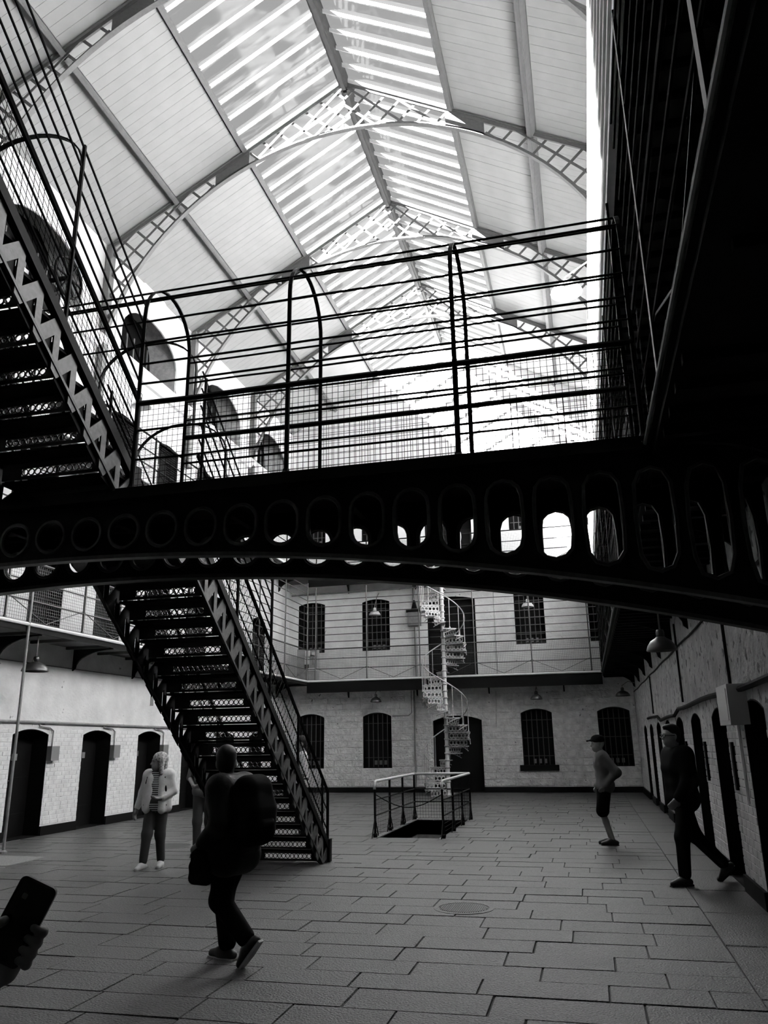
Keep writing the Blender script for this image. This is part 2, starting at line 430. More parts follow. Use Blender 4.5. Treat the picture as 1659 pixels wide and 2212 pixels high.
# lunettes of the upper left wall
for o in LUN:
    n_win += 1; m = MB(); lining(m, mapL, o, -.01, .95, th=.03)
    wdw = tag(m.build('window_%d' % n_win, 'lunette'), 'deep arched stone lunette with dark barred back', kind='structure')
    t = MB(); panel(t, mapL, o, .80, .96); t.build('back_panel', 'black', wdw)
    m = MB(); lining(m, mapL, (o[0]-.24, o[1]+.24, o[2]-.02, o[3], o[4]+.22), -.03, .01, th=.24, sill=False); m.build('stone_surround', 'plaster', wdw)
    for k in range(7):
        u = o[0]+(k+1)*(o[1]-o[0])/8; t = MB(); t.bar(mapL(u, .72, o[2]), mapL(u, .72, o[3]+.4), .03); t.build('bar', 'conduit', wdw)

# --- baseboards and ledges
def wallbase(name, mp, u0, u1, ops, material='black'):
    m = MB(); cur = u0
    for a, b, zb, zs, r in sorted(ops)+[(u1, u1, 0, 0, 0)]:
        if zb > .3: continue
        if a-cur > .02: m.prism([(cur, 0), (a, 0), (a, .17), (cur, .17)], lambda p, q, k: mp(p, k, q), -.035, .02)
        cur = b
    return tag(m.build(name, material), 'black painted plinth along the foot of the wall', kind='structure')
wallbase('baseboard_left', mapL, YB, YF, L0); wallbase('baseboard_right', mapR, YB, YF, R0); wallbase('baseboard_far', mapF, XL, XW, F0)
m = MB(); m.prism([(0, 10.45), (.10, 10.45), (.16, 10.55), (.22, 10.62), (.22, 10.72), (0, 10.75)], lambda p, q, k: (XL+p, k, q), YB, YF)
tag(m.build('trim_1', 'plaster'), 'moulded white cornice ledge below the lunettes', kind='structure')
m = MB(); m.prism([(0, 10.45), (.10, 10.45), (.22, 10.62), (.22, 10.72), (0, 10.75)], lambda p, q, k: (XW-p, k, q), YB, YF)
tag(m.build('trim_2', 'plaster'), 'moulded white cornice ledge on the shaded wall', kind='structure')

# --- floor with the basement stair opening
WX0, WX1, WY0, WY1 = -3.72, -2.62, 14.35, 17.65
m = MB()
for a in [(XL-.6, WX0, YB-.6, YF+.6), (WX1, XW+.6, YB-.6, YF+.6), (WX0, WX1, YB-.6, WY0), (WX0, WX1, WY1, YF+.6)]: m.box(a[0], a[1], a[2], a[3], -.3, -.012)
floor = tag(m.build('floor', 'flagbed'), 'worn wet flagstone floor with dark joints', kind='structure')
m = MB()
for a in [(WX0-.1, WX0, WY0, WY1), (WX1, WX1+.1, WY0, WY1), (WX0, WX1, WY1, WY1+.1), (WX0, WX1, WY0-.1, WY0)]: m.box(a[0], a[1], a[2], a[3], -2.6, -.013)
m.build('stairwell_lining', 'conduit', floor)
for k in range(10):
    t = MB(); t.box(WX0, WX1, WY0+.33*k, WY0+.33*(k+1), -2.6, -.2*(k+1)); t.build('basement_step', 'slab', floor)
def flagstones():
    pcs = []; y = YB; row = 0; KERB = .93
    MH = (-1.35, 8.54)
    while y < YF:
        d = random.choice((.36, .40, .42)); x = XL-random.random()*.6
        while x < KERB:
            l = random.uniform(.55, .95); a, b = max(x, XL), min(x+l, KERB)
            if KERB-b < .2: b = KERB; l = b-x
            x += l
            if b-a > .06: pcs.append((a, b, y, min(y+d, YF)))
        y += d
    y = YB
    while y < YF:
        d = random.uniform(.9, 1.5); pcs.append((KERB, XW, y, min(y+d, YF))); y += d
    out = []
    for a, b, c, d in pcs:
        if b <= WX0 or a >= WX1 or d <= WY0 or c >= WY1: out.append((a, b, c, d)); continue
        if a < WX0: out.append((a, WX0, c, d))
        if b > WX1: out.append((WX1, b, c, d))
        if c < WY0: out.append((max(a, WX0), min(b, WX1), c, WY0))
        if d > WY1: out.append((max(a, WX0), min(b, WX1), WY1, d))
    def vis_key(p):
        cx, cy = (p[0]+p[1])/2, (p[2]+p[3])/2
        ang = abs(math.atan2(-cx, cy)-.24)
        if cy < 3.6 or ang > .62: return 100+abs(cy)
        return math.hypot(cx, cy)
    out.sort(key=vis_key)
    unit = MB(); g = .007
    unit.add([(-.5,-.5,-.014),(.5,-.5,-.014),(.5,.5,-.014),(-.5,.5,-.014),(-.494,-.488,0),(.494,-.488,0),(.494,.488,0),(-.494,.488,0)],
             [(4,5,6,7),(0,1,5,4),(1,2,6,5),(2,3,7,6),(3,0,4,7)])
    me = mesh_from(unit, 'flagstone', 'flag'); rest = MB()
    for i, (a, b, c, d) in enumerate(out):
        sx, sy = b-a-g, d-c-g
        if sx < .03 or sy < .03: continue
        dz = random.uniform(-.004, .003); tx, ty = random.uniform(-.004, .004), random.uniform(-.004, .004)
        if i < 300: inst(me, 'flagstone', ((a+b)/2, (c+d)/2, dz), floor, rot=(ty, tx, 0), scale=(sx, sy, 1))
        else:
            cx, cy = (a+b)/2, (c+d)/2
            rest.add([(cx+v[0]*sx, cy+v[1]*sy, v[2]+dz+v[1]*sy*ty) for v in unit.v], unit.f)
    tag(rest.build('flagstone', 'flag', floor), kind='stuff')
flagstones()

# --- roof: boarded slopes, skylight, purlins
ceiling = thing('ceiling', (XR, 0, ZR), 'boarded roof slopes with a long glazed skylight at the ridge', kind='structure')
SK = 2.5; PU = 4.25
YT = [YB]+[1.15, 5.5]+TRUSS_Y+[YF]
def slope_pt(side, dx, off): # off: distance below the roof plane
    n = math.hypot(1, SL)
    return (XR+side*(dx-off*SL/n), ZR-SL*dx-off/n)
for side in (-1, 1):
    ed = (XR-XL if side < 0 else XW-XR)+1.0
    m = MB()
    def slab(dx0, dx1, y0, y1, o0, o1):
        pts = [slope_pt(side, dx0, o0), slope_pt(side, dx1, o0), slope_pt(side, dx1, o1), slope_pt(side, dx0, o1)]
        m.prism(pts, lambda p, q, k: (p, k, q), y0, y1)
    slab(SK, ed, YB-.6, YF+.6, -.14, -.03); slab(-.05, SK, YB-.6, SKY0, -.14, -.03)
    m.build('roof_deck', 'plank', ceiling)
def planks():
    cand = []
    for side in (-1, 1):
        ed = XR-XL if side < 0 else XW-XR
        for (d0, d1, tier) in ((SK+.06, PU-.06, 0), (PU+.06, ed+.02, 1)):
            for bi in range(len(YT)-1):
                y0, y1 = YT[bi]+.05, YT[bi+1]-.05; n = max(1, int(round((y1-y0)/.205)))
                for k in range(n): cand.append((side, tier, d0, d1, y0+(y1-y0)*k/n, (y1-y0)/n))
        for bi in range(1):
            y0, y1 = YT[bi]+.05, YT[bi+1]-.05; n = int(round((y1-y0)/.205))
            for k in range(n): cand.append((side, 2, .06, SK-.06, y0+(y1-y0)*k/n, (y1-y0)/n))
    def key(c):
        y = c[4]
        if c[1] == 2 or y < 8.2: return 1000
        return y+(2.5 if c[0] > 0 else 0)+(6 if c[0] > 0 and c[1] == 1 else 0)
    cand.sort(key=key)
    units = {}
    rest = MB()
    for i, (side, tier, d0, d1, y, wd) in enumerate(cand):
        th = random.uniform(.027, .030)
        pts = [slope_pt(side, d0, -.03), slope_pt(side, d1, -.03), slope_pt(side, d1, th-.03), slope_pt(side, d0, th-.03)]
        if i < 300:
            kk = (side, tier, random.randrange(3), round(wd, 2))
            if kk not in units:
                m = MB(); m.prism([(p-XR, q-ZR) for p, q in pts], lambda p, q, k: (p, k, q), .002, wd-.003)
                units[kk] = mesh_from(m, 'plank', 'plank')
            inst(units[kk], 'plank', (XR, y, ZR), ceiling)
        else: rest.prism(pts, lambda p, q, k: (p, k, q), y+.002, y+wd-.003)
    tag(rest.build('plank', 'plank', ceiling), kind='stuff')
planks()
def beam(name, side, dx, wid, o0, o1, y0, y1, material):
    pts = [slope_pt(side, dx-wid/2, o0), slope_pt(side, dx+wid/2, o0), slope_pt(side, dx+wid/2, o1), slope_pt(side, dx-wid/2, o1)]
    m = MB(); m.prism(pts, lambda p, q, k: (p, k, q), y0, y1); return m.build(name, material, ceiling)
for bi in range(len(YT)-1):
    y0, y1 = YT[bi]+.04, YT[bi+1]-.04
    for side in (-1, 1):
        beam('purlin', side, PU, .10, -.02, .20, y0, y1, 'purlin'); beam('purlin_cap', side, PU+.02, .04, .20, .215, y0, y1, 'truss')
        beam('skylight_kerb', side, SK, .10, -.10, .09, y0, y1, 'truss')
    m = MB(); m.box(XR-.10, XR+.10, y0, y1, ZR-.26, ZR+.06); m.box(XR-.045, XR+.045, y0, y1, ZR-.33, ZR-.255); m.build('ridge_beam', 'darkbeam', ceiling)
gb = {}; gp = {}
for bi in range(1, len(YT)-1):
    y0, y1 = YT[bi]+.05, YT[bi+1]-.05; n = 9; st = (y1-y0)/n
    for side in (-1, 1):
        for k in range(n+1):
            if side not in gb:
                m = MB(); p0, p1 = slope_pt(side, .09, -.02), slope_pt(side, SK-.05, -.02); p2, p3 = slope_pt(side, SK-.05, .065), slope_pt(side, .09, .065)
                m.prism([(a-XR, b-ZR) for a, b in (p0, p1, p2, p3)], lambda p, q, c: (p, c, q), -.016, .016); gb[side] = mesh_from(m, 'glazing_bar', 'bar')
            inst(gb[side], 'glazing_bar', (XR, y0+st*k, ZR), ceiling)
        for k in range(n):
            kk = (side, round(st, 3))
            if kk not in gp:
                m = MB(); p0, p1 = slope_pt(side, .06, -.028), slope_pt(side, SK-.03, -.028)
                m.add([(p0[0]-XR, .0, p0[1]-ZR), (p1[0]-XR, .0, p1[1]-ZR), (p1[0]-XR, st, p1[1]-ZR), (p0[0]-XR, st, p0[1]-ZR)], [(0, 1, 2, 3)]); gp[kk] = mesh_from(m, 'glass_pane', 'glass')
            inst(gp[kk], 'glass_pane', (XR, y0+st*k, ZR), ceiling)

# --- roof trusses
RC, RR = 9.2, 6.0     # rib circle centre height, radius
def truss(y, label):
    t = thing('roof_truss', (XR, y, 9.2), label, 'roof truss', 'lattice roof trusses')
    for side in (-1, 1):
        m = MB(); p0 = slope_pt(side, 0, .03); p1 = slope_pt(side, 5.92, .03); p2 = slope_pt(side, 5.92, .13); p3 = slope_pt(side, 0, .14)
        m.prism([p0, p1, p2, p3], lambda p, q, k: (p, k, q), y-.02, y+.02); p4 = slope_pt(side, 5.92, .05); p5 = slope_pt(side, 0, .05)
        m.prism([p0, p1, p4, p5], lambda p, q, k: (p, k, q), y-.06, y+.06); m.build('rafter', 'truss', t)
        m = MB(); N = 26; pts = []
        for i in range(N+1):
            a = (PI/2)*(i/N)*1.06; pts.append((XR+side*RR*math.sin(a), RC+RR*math.cos(a)))
        for (hw, r0, r1) in ((.05, 0, .018), (.012, .018, .085)):
            for i in range(N):
                a0 = (PI/2)*(i/N)*1.06; a1 = (PI/2)*((i+1)/N)*1.06
                q = [(XR+side*(RR+r)*math.sin(a), RC+(RR+r)*math.cos(a)) for a, r in ((a0, r0), (a1, r0), (a1, r1), (a0, r1))]
                m.prism(q, lambda p, z, k: (p, k, z), y-hw, y+hw)
        m.build('arch_rib', 'truss', t)
        m = MB()  # solid web where rib and rafter nearly meet
        q = []
        for i in range(7):
            dx = 2.35+.85*i/6; q.append((XR+side*dx, RC+math.sqrt(RR*RR-dx*dx)+.05))
        for i in range(7):
            dx = 3.2-.85*i/6; q.append((XR+side*dx, ZR-SL*dx-.1))
        m.prism(q, lambda p, z, k: (p, k, z), y-.012, y+.012); m.build('web_plate', 'truss', t)
        m = MB(); m.box(XR+side*5.78, XR+side*5.92, y-.09, y+.09, 9.0, zroof(XR+5.9)-.05); m.build('wall_post', 'truss', t)
        # lattice
        def inside(dx, z):
            if dx < 0 or dx > 5.80: return False
            lo = RC+math.sqrt(max(0, RR*RR-dx*dx))+.04; hi = ZR-SL*dx-.11
            return lo < z < hi
        for fam in (-1, 1):
            c0 = np.arange(-8, 24, .56)
            for c in c0:
                run = []
                for dx in np.linspace(0, 5.8, 233):
                    z = c+fam*(dx)*1.0+(9 if fam > 0 else 6)
                    ok = inside(dx, z) and not (2.35 < dx < 3.2)
                    if ok: run.append((dx, z))
                    if (not ok or dx == 5.8) and run:
                        if len(run) > 3:
                            (a, za), (b, zb) = run[0], run[-1]
                            g = MB(); off = .012*fam
                            g.bar((XR+side*a, y+off, za), (XR+side*b, y+off, zb), .008, .05, up=(0, 1, 0)) if False else g.bar((XR+side*a, y+off, za), (XR+side*b, y+off, zb), .06, .010, up=(0, 1, 0))
                            g.build('lattice_bar', 'truss', t)
                        run = []
    return t
truss(TRUSS_Y[0], 'iron lattice roof truss arching over the head of the upper stair')
truss(TRUSS_Y[1], 'iron lattice roof truss springing beside the lunette behind the upper stair cage')
truss(TRUSS_Y[2], 'middle iron lattice roof truss seen through the bridge cage')
truss(TRUSS_Y[3], 'iron lattice roof truss next to the sunlit gable')

# ================================================================== GALLERIES
def wires(mb, fn, u0, u1, v0, v1, su, sv, r=.0022):
    """square wire mesh in a (u,v) sheet; fn(u,v,w)->xyz with w along the normal"""
    def rod(a, b, t):
        # triangular section
        pa = [fn(a[0]+t[0]*dx, a[1]+t[1]*dx, dz) for dx, dz in ((-r, -r*.6), (r, -r*.6), (0, r))]
        pb = [fn(b[0]+t[0]*dx, b[1]+t[1]*dx, dz) for dx, dz in ((-r, -r*.6), (r, -r*.6), (0, r))]
        mb.add(pa+pb, [(0, 1, 4, 3), (1, 2, 5, 4), (2, 0, 3, 5)])
    n = max(1, int((u1-u0)/su))
    for i in range(n+1): u = u0+(u1-u0)*i/n; rod((u, v0), (u, v1), (1, 0))
    n = max(1, int((v1-v0)/sv))
    for i in range(n+1): v = v0+(v1-v0)*i/n; rod((u0, v), (u1, v), (0, 1))
def diamonds(mb, fn, u0, u1, v0, v1, s, r=.0025):
    """expanded-metal mesh: two diagonal families clipped to the (u,v) rectangle"""
    for sg in (-1, 1):
        k = -(v1-v0)*1.6
        while k < (u1-u0)+(v1-v0)*1.6:
            # line u = u0 + k + sg*(v-v0)*.55
            pts = []
            va, vb = v0, v1
            f = lambda v: u0+k+sg*(v-v0)*.55
            ts = np.linspace(va, vb, 40); ok = [v for v in ts if u0 <= f(v) <= u1]
            if len(ok) > 1:
                a, b = (f(ok[0]), ok[0]), (f(ok[-1]), ok[-1])
                pa = [fn(a[0]+dx, a[1], dz) for dx, dz in ((-r, -r*.6), (r, -r*.6), (0, r))]; pb = [fn(b[0]+dx, b[1], dz) for dx, dz in ((-r, -r*.6), (r, -r*.6), (0, r))]
                mb.add(pa+pb, [(0, 1, 4, 3), (1, 2, 5, 4), (2, 0, 3, 5)])
            k += s

def gallery(kind, H, label, cage, parapet=False, mesh=True, skip=None):
    edge = {'left': EL, 'right': ER if H < 5 else .66, 'far': EF}[kind]
    if kind == 'far':
        u0, u1 = EL, (ER if H < 5 else .66); fn = lambda u, o, z: (u, edge+o, z); dep = YF-edge-.03      # o: towards the wall
        loc = ((u0+u1)/2, YF, H)
    elif kind == 'left':
        u0, u1 = YB, YF; fn = lambda u, o, z: (edge-o, u, z); dep = edge-XL; loc = (XL, 10, H)
    else:
        u0, u1 = YB, YF; fn = lambda u, o, z: (edge+o, u, z); dep = XW-edge; loc = (XW, 10, H)
    r0, r1 = (u0, u1) if kind == 'far' else (u0, EF)     # railing range
    t = thing('gallery_walkway', loc, label, 'gallery')
    fp = lambda a, b, c: fn(c, a, b)
    m = MB(); m.prism([(.03, H-.10), (dep, H-.10), (dep, H), (.03, H)], fp, u0, u1); m.build('deck_slab', 'iron' if kind == 'right' and H < 5 else 'slab', t)
    e0 = H-.06 if kind == 'right' else (H-.42 if kind == 'far' else H-.15); m = MB(); m.prism([(-.01, e0), (.05, e0), (.05, H+.015), (-.01, H+.015)], fp, r0, r1); m.build('edge_beam', 'iron', t)  # far beam deepened in black to stand for shade below the gallery
    m = MB(); m.tube([fn(r0, -.02, H-.03), fn(r1, -.02, H-.03)], .035 if kind != 'right' else .016, 8); m.build('edge_roll', 'white' if kind != 'right' else 'conduit', t)
    # brackets
    n = int((u1-u0)/2.14)
    us = [u0+(u1-u0)*(k+.5)/n for k in range(n)]
    for u in us:
        m = MB(); q = [(dep, H-.10), (.15, H-.10), (.15, H-.15)]
        for i in range(9):
            a = i/8*PI/2; q.append((.15+(dep-.21)*math.sin(a)*1.0, H-.15-.36*(1-math.cos(a))))
        q.append((dep, H-.56))
        m.prism(q, fp, u-.022, u+.022); m.build('bracket', 'iron', t)
    if kind != 'left' or H < 5:
        step = .36 if kind == 'right' else 1.1
        k = r0+.2
        while k < u1:
            if kind == 'far' or k > 4: m = MB(); m.prism([(.06, H-.155), (dep-.02, H-.155), (dep-.02, H-.10), (.06, H-.10)], fp, k-.03, k+.03); m.build('joist', 'iron' if kind == 'right' else 'slab', t)
            k += step
    # railing
    top = H+({'right': 2.85, 'far': 3.2, 'left': 3.4}[kind] if cage else 1.15)
    pm = 'black' if kind == 'right' else ('railgrey' if cage else 'iron')
    posts = []
    k = r1-.02 if kind != 'far' else r0+.35
    if kind == 'far':
        npst = 5; posts = [r0+.3+(r1-r0-.6)*i/npst for i in range(npst+1)]
    else:
        while k > max(r0, 0.5): posts.append(k); k -= 2.13
        posts.sort()
    rr = .014 if kind != 'right' else .010
    if parapet:
        m = MB(); m.prism([(-.03, H-.78), (.02, H-.78), (.02, H+1.38), (-.03, H+1.38)], fp, r0, r1); m.build('parapet_panel', 'white', t)
        for zz in (-.78, -.45, -.16, .10, .36, .62, .88, 1.12, 1.32): m = MB(); m.prism([(-.055, H+zz), (-.028, H+zz), (-.028, H+zz+.06), (-.055, H+zz+.06)], fp, r0, r1); m.build('parapet_rail', 'white', t)
        return t
    for u in posts:
        if skip and skip[0] < u < skip[1]: continue
        m = MB()
        if kind == 'right': m.prism([(-.012, H), (.012, H), (.012, top), (-.012, top)], fp, u-.03, u+.03)
        else: m.tube([fn(u, .0, H), fn(u, .0, top)], .022, 6); m.lathe([(.03, 0), (.03, .03), (.018, .06)], fn(u, 0, H), 8)
        p = m.build('post', pm, t)
    segs = [(r0 if kind == 'far' else max(r0, .5), r1)] if not skip else [(max(r0, .5), skip[0]), (skip[1], r1)]
    hs = [.38, .72]+([1.05+.245*i for i in range({'right': 8, 'far': 9, 'left': 10}[kind])] if cage else [1.1])
    for a, b in segs:
        if b-a < .3: continue
        for h in hs:
            m = MB(); m.tube([fn(a, 0, H+h), fn(b, 0, H+h)], rr*(1.6 if abs(h-1.05) < .07 else 1.0), 6); m.build('rail', pm, t)
        for i in range(len(posts)-1):
            pa, pb = posts[i], posts[i+1]
            if pa < a-.1 or pb > b+.1: continue
            for (s, e) in (((pa, .42), ((pa+pb)/2, .03)), ((pb, .42), ((pa+pb)/2, .03))):
                m = MB(); m.tube([fn(s[0], .01, H+s[1]), fn(e[0], .01, H+e[1])], .008, 5); m.build('brace', pm, t)
        if mesh:
            m = MB(); wires(m, lambda u, v, w_: fn(u, .02+w_, v), a if kind == 'far' else max(a, 5.5), b, H+.03, H+1.03, .055, .055, .0026); tag(m.build('wire_mesh', pm, t), kind='stuff')
    return t
gl1 = gallery('left', H1, 'first floor iron gallery along the bright cell wall, with pale edge roll', True, skip=(5.55, 6.7))
gr1 = gallery('right', H1, 'first floor iron gallery in black shade with tall barred cage', True, skip=(5.55, 6.7))
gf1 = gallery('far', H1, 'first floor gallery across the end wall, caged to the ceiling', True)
gl2 = gallery('left', H2, 'upper gallery below the lunettes with meshed railing', False)
gr2 = gallery('right', H2, 'upper gallery with sunlit white panelled parapet', False, parapet=True)
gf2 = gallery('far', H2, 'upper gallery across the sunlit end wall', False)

# thin standing pole under the left gallery
t = thing('support_pole', (EL, 11.55, 0), 'thin iron pole standing from flagstones up to the left gallery edge', 'pole')
m = MB(); m.tube([(EL+.03, 11.55, 0), (EL+.03, 11.55, H1+.9)], .024, 8); m.build('shaft', 'conduit', t)
m = MB(); m.lathe([(.0, 0), (.06, 0), (.06, .03), (.03, .05)], (EL+.03, 11.55, 0), 10); m.build('base_flange', 'conduit', t)

# ================================================================== FOOTBRIDGE
BY0, BY1 = 5.62, 6.62
def arch_near(x): return 3.14-.0222*(x-XR)**2
def arch_far(x): return 3.14-.0228*(x-XR)**2
def hole_bottom(x): return 3.25-.0205*(x-XR)**2
bridge = thing('footbridge', (XR, 6.1, H1), 'black cast iron arched footbridge with rows of oval openings', 'bridge')
HOLES = [-.11+.355*k for k in range(-28, 5)]
def girder(yc, th, arch_z, hb, fw):
    m = MB(); y0, y1 = yc-th/2, yc+th/2
    lo, hi = XL+.02, XW-.02; ztop = H1-.06
    edges = [h-.1775 for h in HOLES]+[HOLES[-1]+.1775]
    def quad(a, b):
        n = 1; m.prism([(a, arch_z(a)), (b, arch_z(b)), (b, ztop), (a, ztop)], lambda p, q, k: (p, k, q), y0, y1)
    quad(lo, edges[0]); quad(edges[-1], hi)
    for h in HOLES:
        a, b = h-.1775, h+.1775; zb = [arch_z(a), arch_z(b)]
        hw = .118; bot = hole_bottom(h)+hb; top = max(3.47, bot+2*hw)
        c1, c0 = top-hw, bot+hw; cz = (c0+c1)/2; hl = (c1-c0)/2
        def hole_r(t):
            c, s = math.cos(t), math.sin(t)
            # stadium radial distance
            if abs(c) > 1e-6:
                r = hw/abs(c)
                if abs(r*s) <= hl: return r
            sg = 1 if s > 0 else -1
            bq = s*sg*hl; return bq+math.sqrt(max(0, bq*bq-hl*hl+hw*hw))
        corners = [(a, zb[0]), (b, zb[1]), (b, ztop), (a, ztop)]
        angs = sorted([2*PI*i/28 for i in range(28)]+[math.atan2(q-cz, p-h) % (2*PI) for p, q in corners])
        def outer(t):
            c, s = math.cos(t), math.sin(t); best = 9
            for i in range(4):
                (x1, z1), (x2, z2) = corners[i], corners[(i+1) % 4]; x1 -= h; x2 -= h; z1 -= cz; z2 -= cz
                den = c*(z2-z1)-s*(x2-x1)
                if abs(den) < 1e-9: continue
                r = (x1*(z2-z1)-z1*(x2-x1))/den; u = (c*r-x1)/(x2-x1) if abs(x2-x1) > abs(z2-z1) else (s*r-z1)/(z2-z1)
                if r > 0 and -1e-6 <= u <= 1+1e-6: best = min(best, r)
            return best
        n = len(angs); vs = []
        for t in angs:
            ri, ro = hole_r(t), outer(t)
            for yy in (y0, y1):
                vs.append((h+ri*math.cos(t), yy, cz+ri*math.sin(t))); vs.append((h+ro*math.cos(t), yy, cz+ro*math.sin(t)))
        fs = []
        for i in range(n):
            j = (i+1) % n
            fs += [(4*i, 4*i+1, 4*j+1, 4*j), (4*i+2, 4*j+2, 4*j+3, 4*i+3), (4*i, 4*j, 4*j+2, 4*i+2)]
        m.add(vs, fs)
        # raised oval rim
        rim = MB(); P = []
        for i in range(28):
            t = 2*PI*i/28; r = hole_r(t)+.018; P.append((h+r*math.cos(t), yc-th/2-.004, cz+r*math.sin(t)))
        rim.tube(P, .016, 5, closed=True); rim.build('oval_rim', 'lit_edge', bridge)
    m.build('girder_web', 'iron', bridge)
    m = MB(); m.box(lo, hi, yc-.09, yc+.09, ztop-.02, ztop+.03); m.build('top_flange', 'iron', bridge)
    m = MB(); N = 48
    for i in range(N):
        a, b = lo+(hi-lo)*i/N, lo+(hi-lo)*(i+1)/N
        m.prism([(a, arch_z(a)-.02), (b, arch_z(b)-.02), (b, arch_z(b)+.012), (a, arch_z(a)+.012)], lambda p, q, k: (p, k, q), yc-fw, yc+fw)
    m.build('bottom_flange', 'lit_edge', bridge)  # lit line of the flange put into its colour
girder(BY0+.05, .03, arch_near, -.02, .045); girder(BY1-.05, .03, arch_far, .0, .06)
m = MB(); m.box(EL+.05, ER-.05, BY0-.04, BY1+.04, H1-.035, H1+.01); m.build('deck_plate', 'iron', bridge)
m = MB(); m.box(EL+.05, ER-.05, BY0-.07, BY0-.035, H1-.075, H1+.02); m.build('deck_nosing', 'iron', bridge)
for k in range(9):
    x = EL+.8+k*1.1; m = MB(); m.box(x-.03, x+.03, BY0+.08, BY1-.08, H1-.14, H1-.036); m.build('cross_beam', 'iron', bridge)
# cage: hoops, posts, rails
NY, FY = BY0+.03, BY1-.12     # near and far rail planes
HX = [.58, -.79, -2.21, -3.62, -5.03, -6.44, -7.85, -9.1]
rad = (FY-NY)/2; ZC = 5.40
for x in HX:
    pth = [(x, NY, H1+.01), (x, NY, 4.55)]
    m = MB(); m.tube(pth, .022, 8); m.lathe([(.045, 0), (.045, .03), (.03, .05), (.024, .07)], (x, NY, H1+.01), 8); m.build('post', 'iron', bridge)
    m = MB(); m.tube([(x, FY, H1+.01), (x, FY, 4.55)], .018, 8); m.lathe([(.04, 0), (.04, .03), (.02, .06)], (x, FY, H1+.01), 8); m.build('post', 'iron', bridge)
    P = [(x, NY, 4.5)]
    for i in range(17): a = PI*i/16; P.append((x, (NY+FY)/2-rad*math.cos(a), ZC+rad*1.02*math.sin(a)))
    P.append((x, FY, 4.5))
    m = MB()
    for i in range(len(P)-1): m.bar(P[i], P[i+1], .034, .012, up=(1, 0, 0)) if False else m.bar(P[i], P[i+1], .012, .036, up=(1, 0, 0))
    m.build('hoop', 'iron', bridge)
RZ = [(3.98, .010), (4.25, .010), (4.51, .024), (4.70, .010), (4.90, .010), (5.11, .010), (5.33, .010)]
for z, r in RZ:
    for yy, segs in ((NY, [(HX[3], HX[0]), (HX[-1], HX[4])]), (FY, [(HX[3], HX[0]), (HX[-1], HX[4])])):
        for a, b in segs:
            m = MB(); m.tube([(a+(b-a)*i/8, yy, z+random.uniform(-.004, .004)) for i in range(9)], r, 6); m.build('handrail' if r > .02 else 'rail', 'iron', bridge)
for a in (PI*.14, PI*.32, PI*.5, PI*.68, PI*.86):
    y, z = (NY+FY)/2-rad*math.cos(a), ZC+rad*math.sin(a)
    m = MB(); m.tube([(HX[-1], y, z), (HX[0], y, z)], .010, 6); m.build('rail', 'iron', bridge)
for yy in (NY+.012, FY-.012):
    m = MB(); wires(m, lambda u, v, w_: (u, yy+w_, v), HX[3], HX[0], H1+.02, 4.50, .05, .05, .0022); tag(m.build('wire_mesh', 'iron', bridge), kind='stuff')

# ================================================================== STAIRS
SX0, SX1 = -4.88, -3.72
def riser_mesh():
    m = MB(); n = 10; W = .70; H = .15; cw = W/n; R = .026; th = .006
    x0 = -(SX1-SX0)/2+.03; x1 = -x0
    def pl(a, b, c, d): m.box(a, b, -th, th, c, d)
    n = 11; cw = W/n; zb, zt = .030, .030+cw*1.06; cz = (zb+zt)/2
    pl(x0, -W/2, 0, H); pl(W/2, x1, 0, H); pl(-W/2, W/2, 0, zb); pl(-W/2, W/2, zt, H)
    for i in range(n):
        cx = -W/2+cw*(i+.5); vs = []; N = 18; ri, ro = cw*.385, cw*.515
        for k in range(N):
            t = 2*PI*(k+.5)/N; c, s_ = math.cos(t), math.sin(t)
            for yy in (-th, th): vs += [(cx+ri*c, yy, cz+ri*s_), (cx+ro*c, yy, cz+ro*s_)]
        fs = []
        for k in range(N):
            j = (k+1) % N; fs += [(4*k, 4*k+1, 4*j+1, 4*j), (4*k+2, 4*j+2, 4*j+3, 4*k+3), (4*k, 4*j, 4*j+2, 4*k+2), (4*k+1, 4*k+3, 4*j+3, 4*j+1)]
        m.add(vs, fs)
    return mesh_from(m, 'riser', 'ironstair')
RISER = riser_mesh()
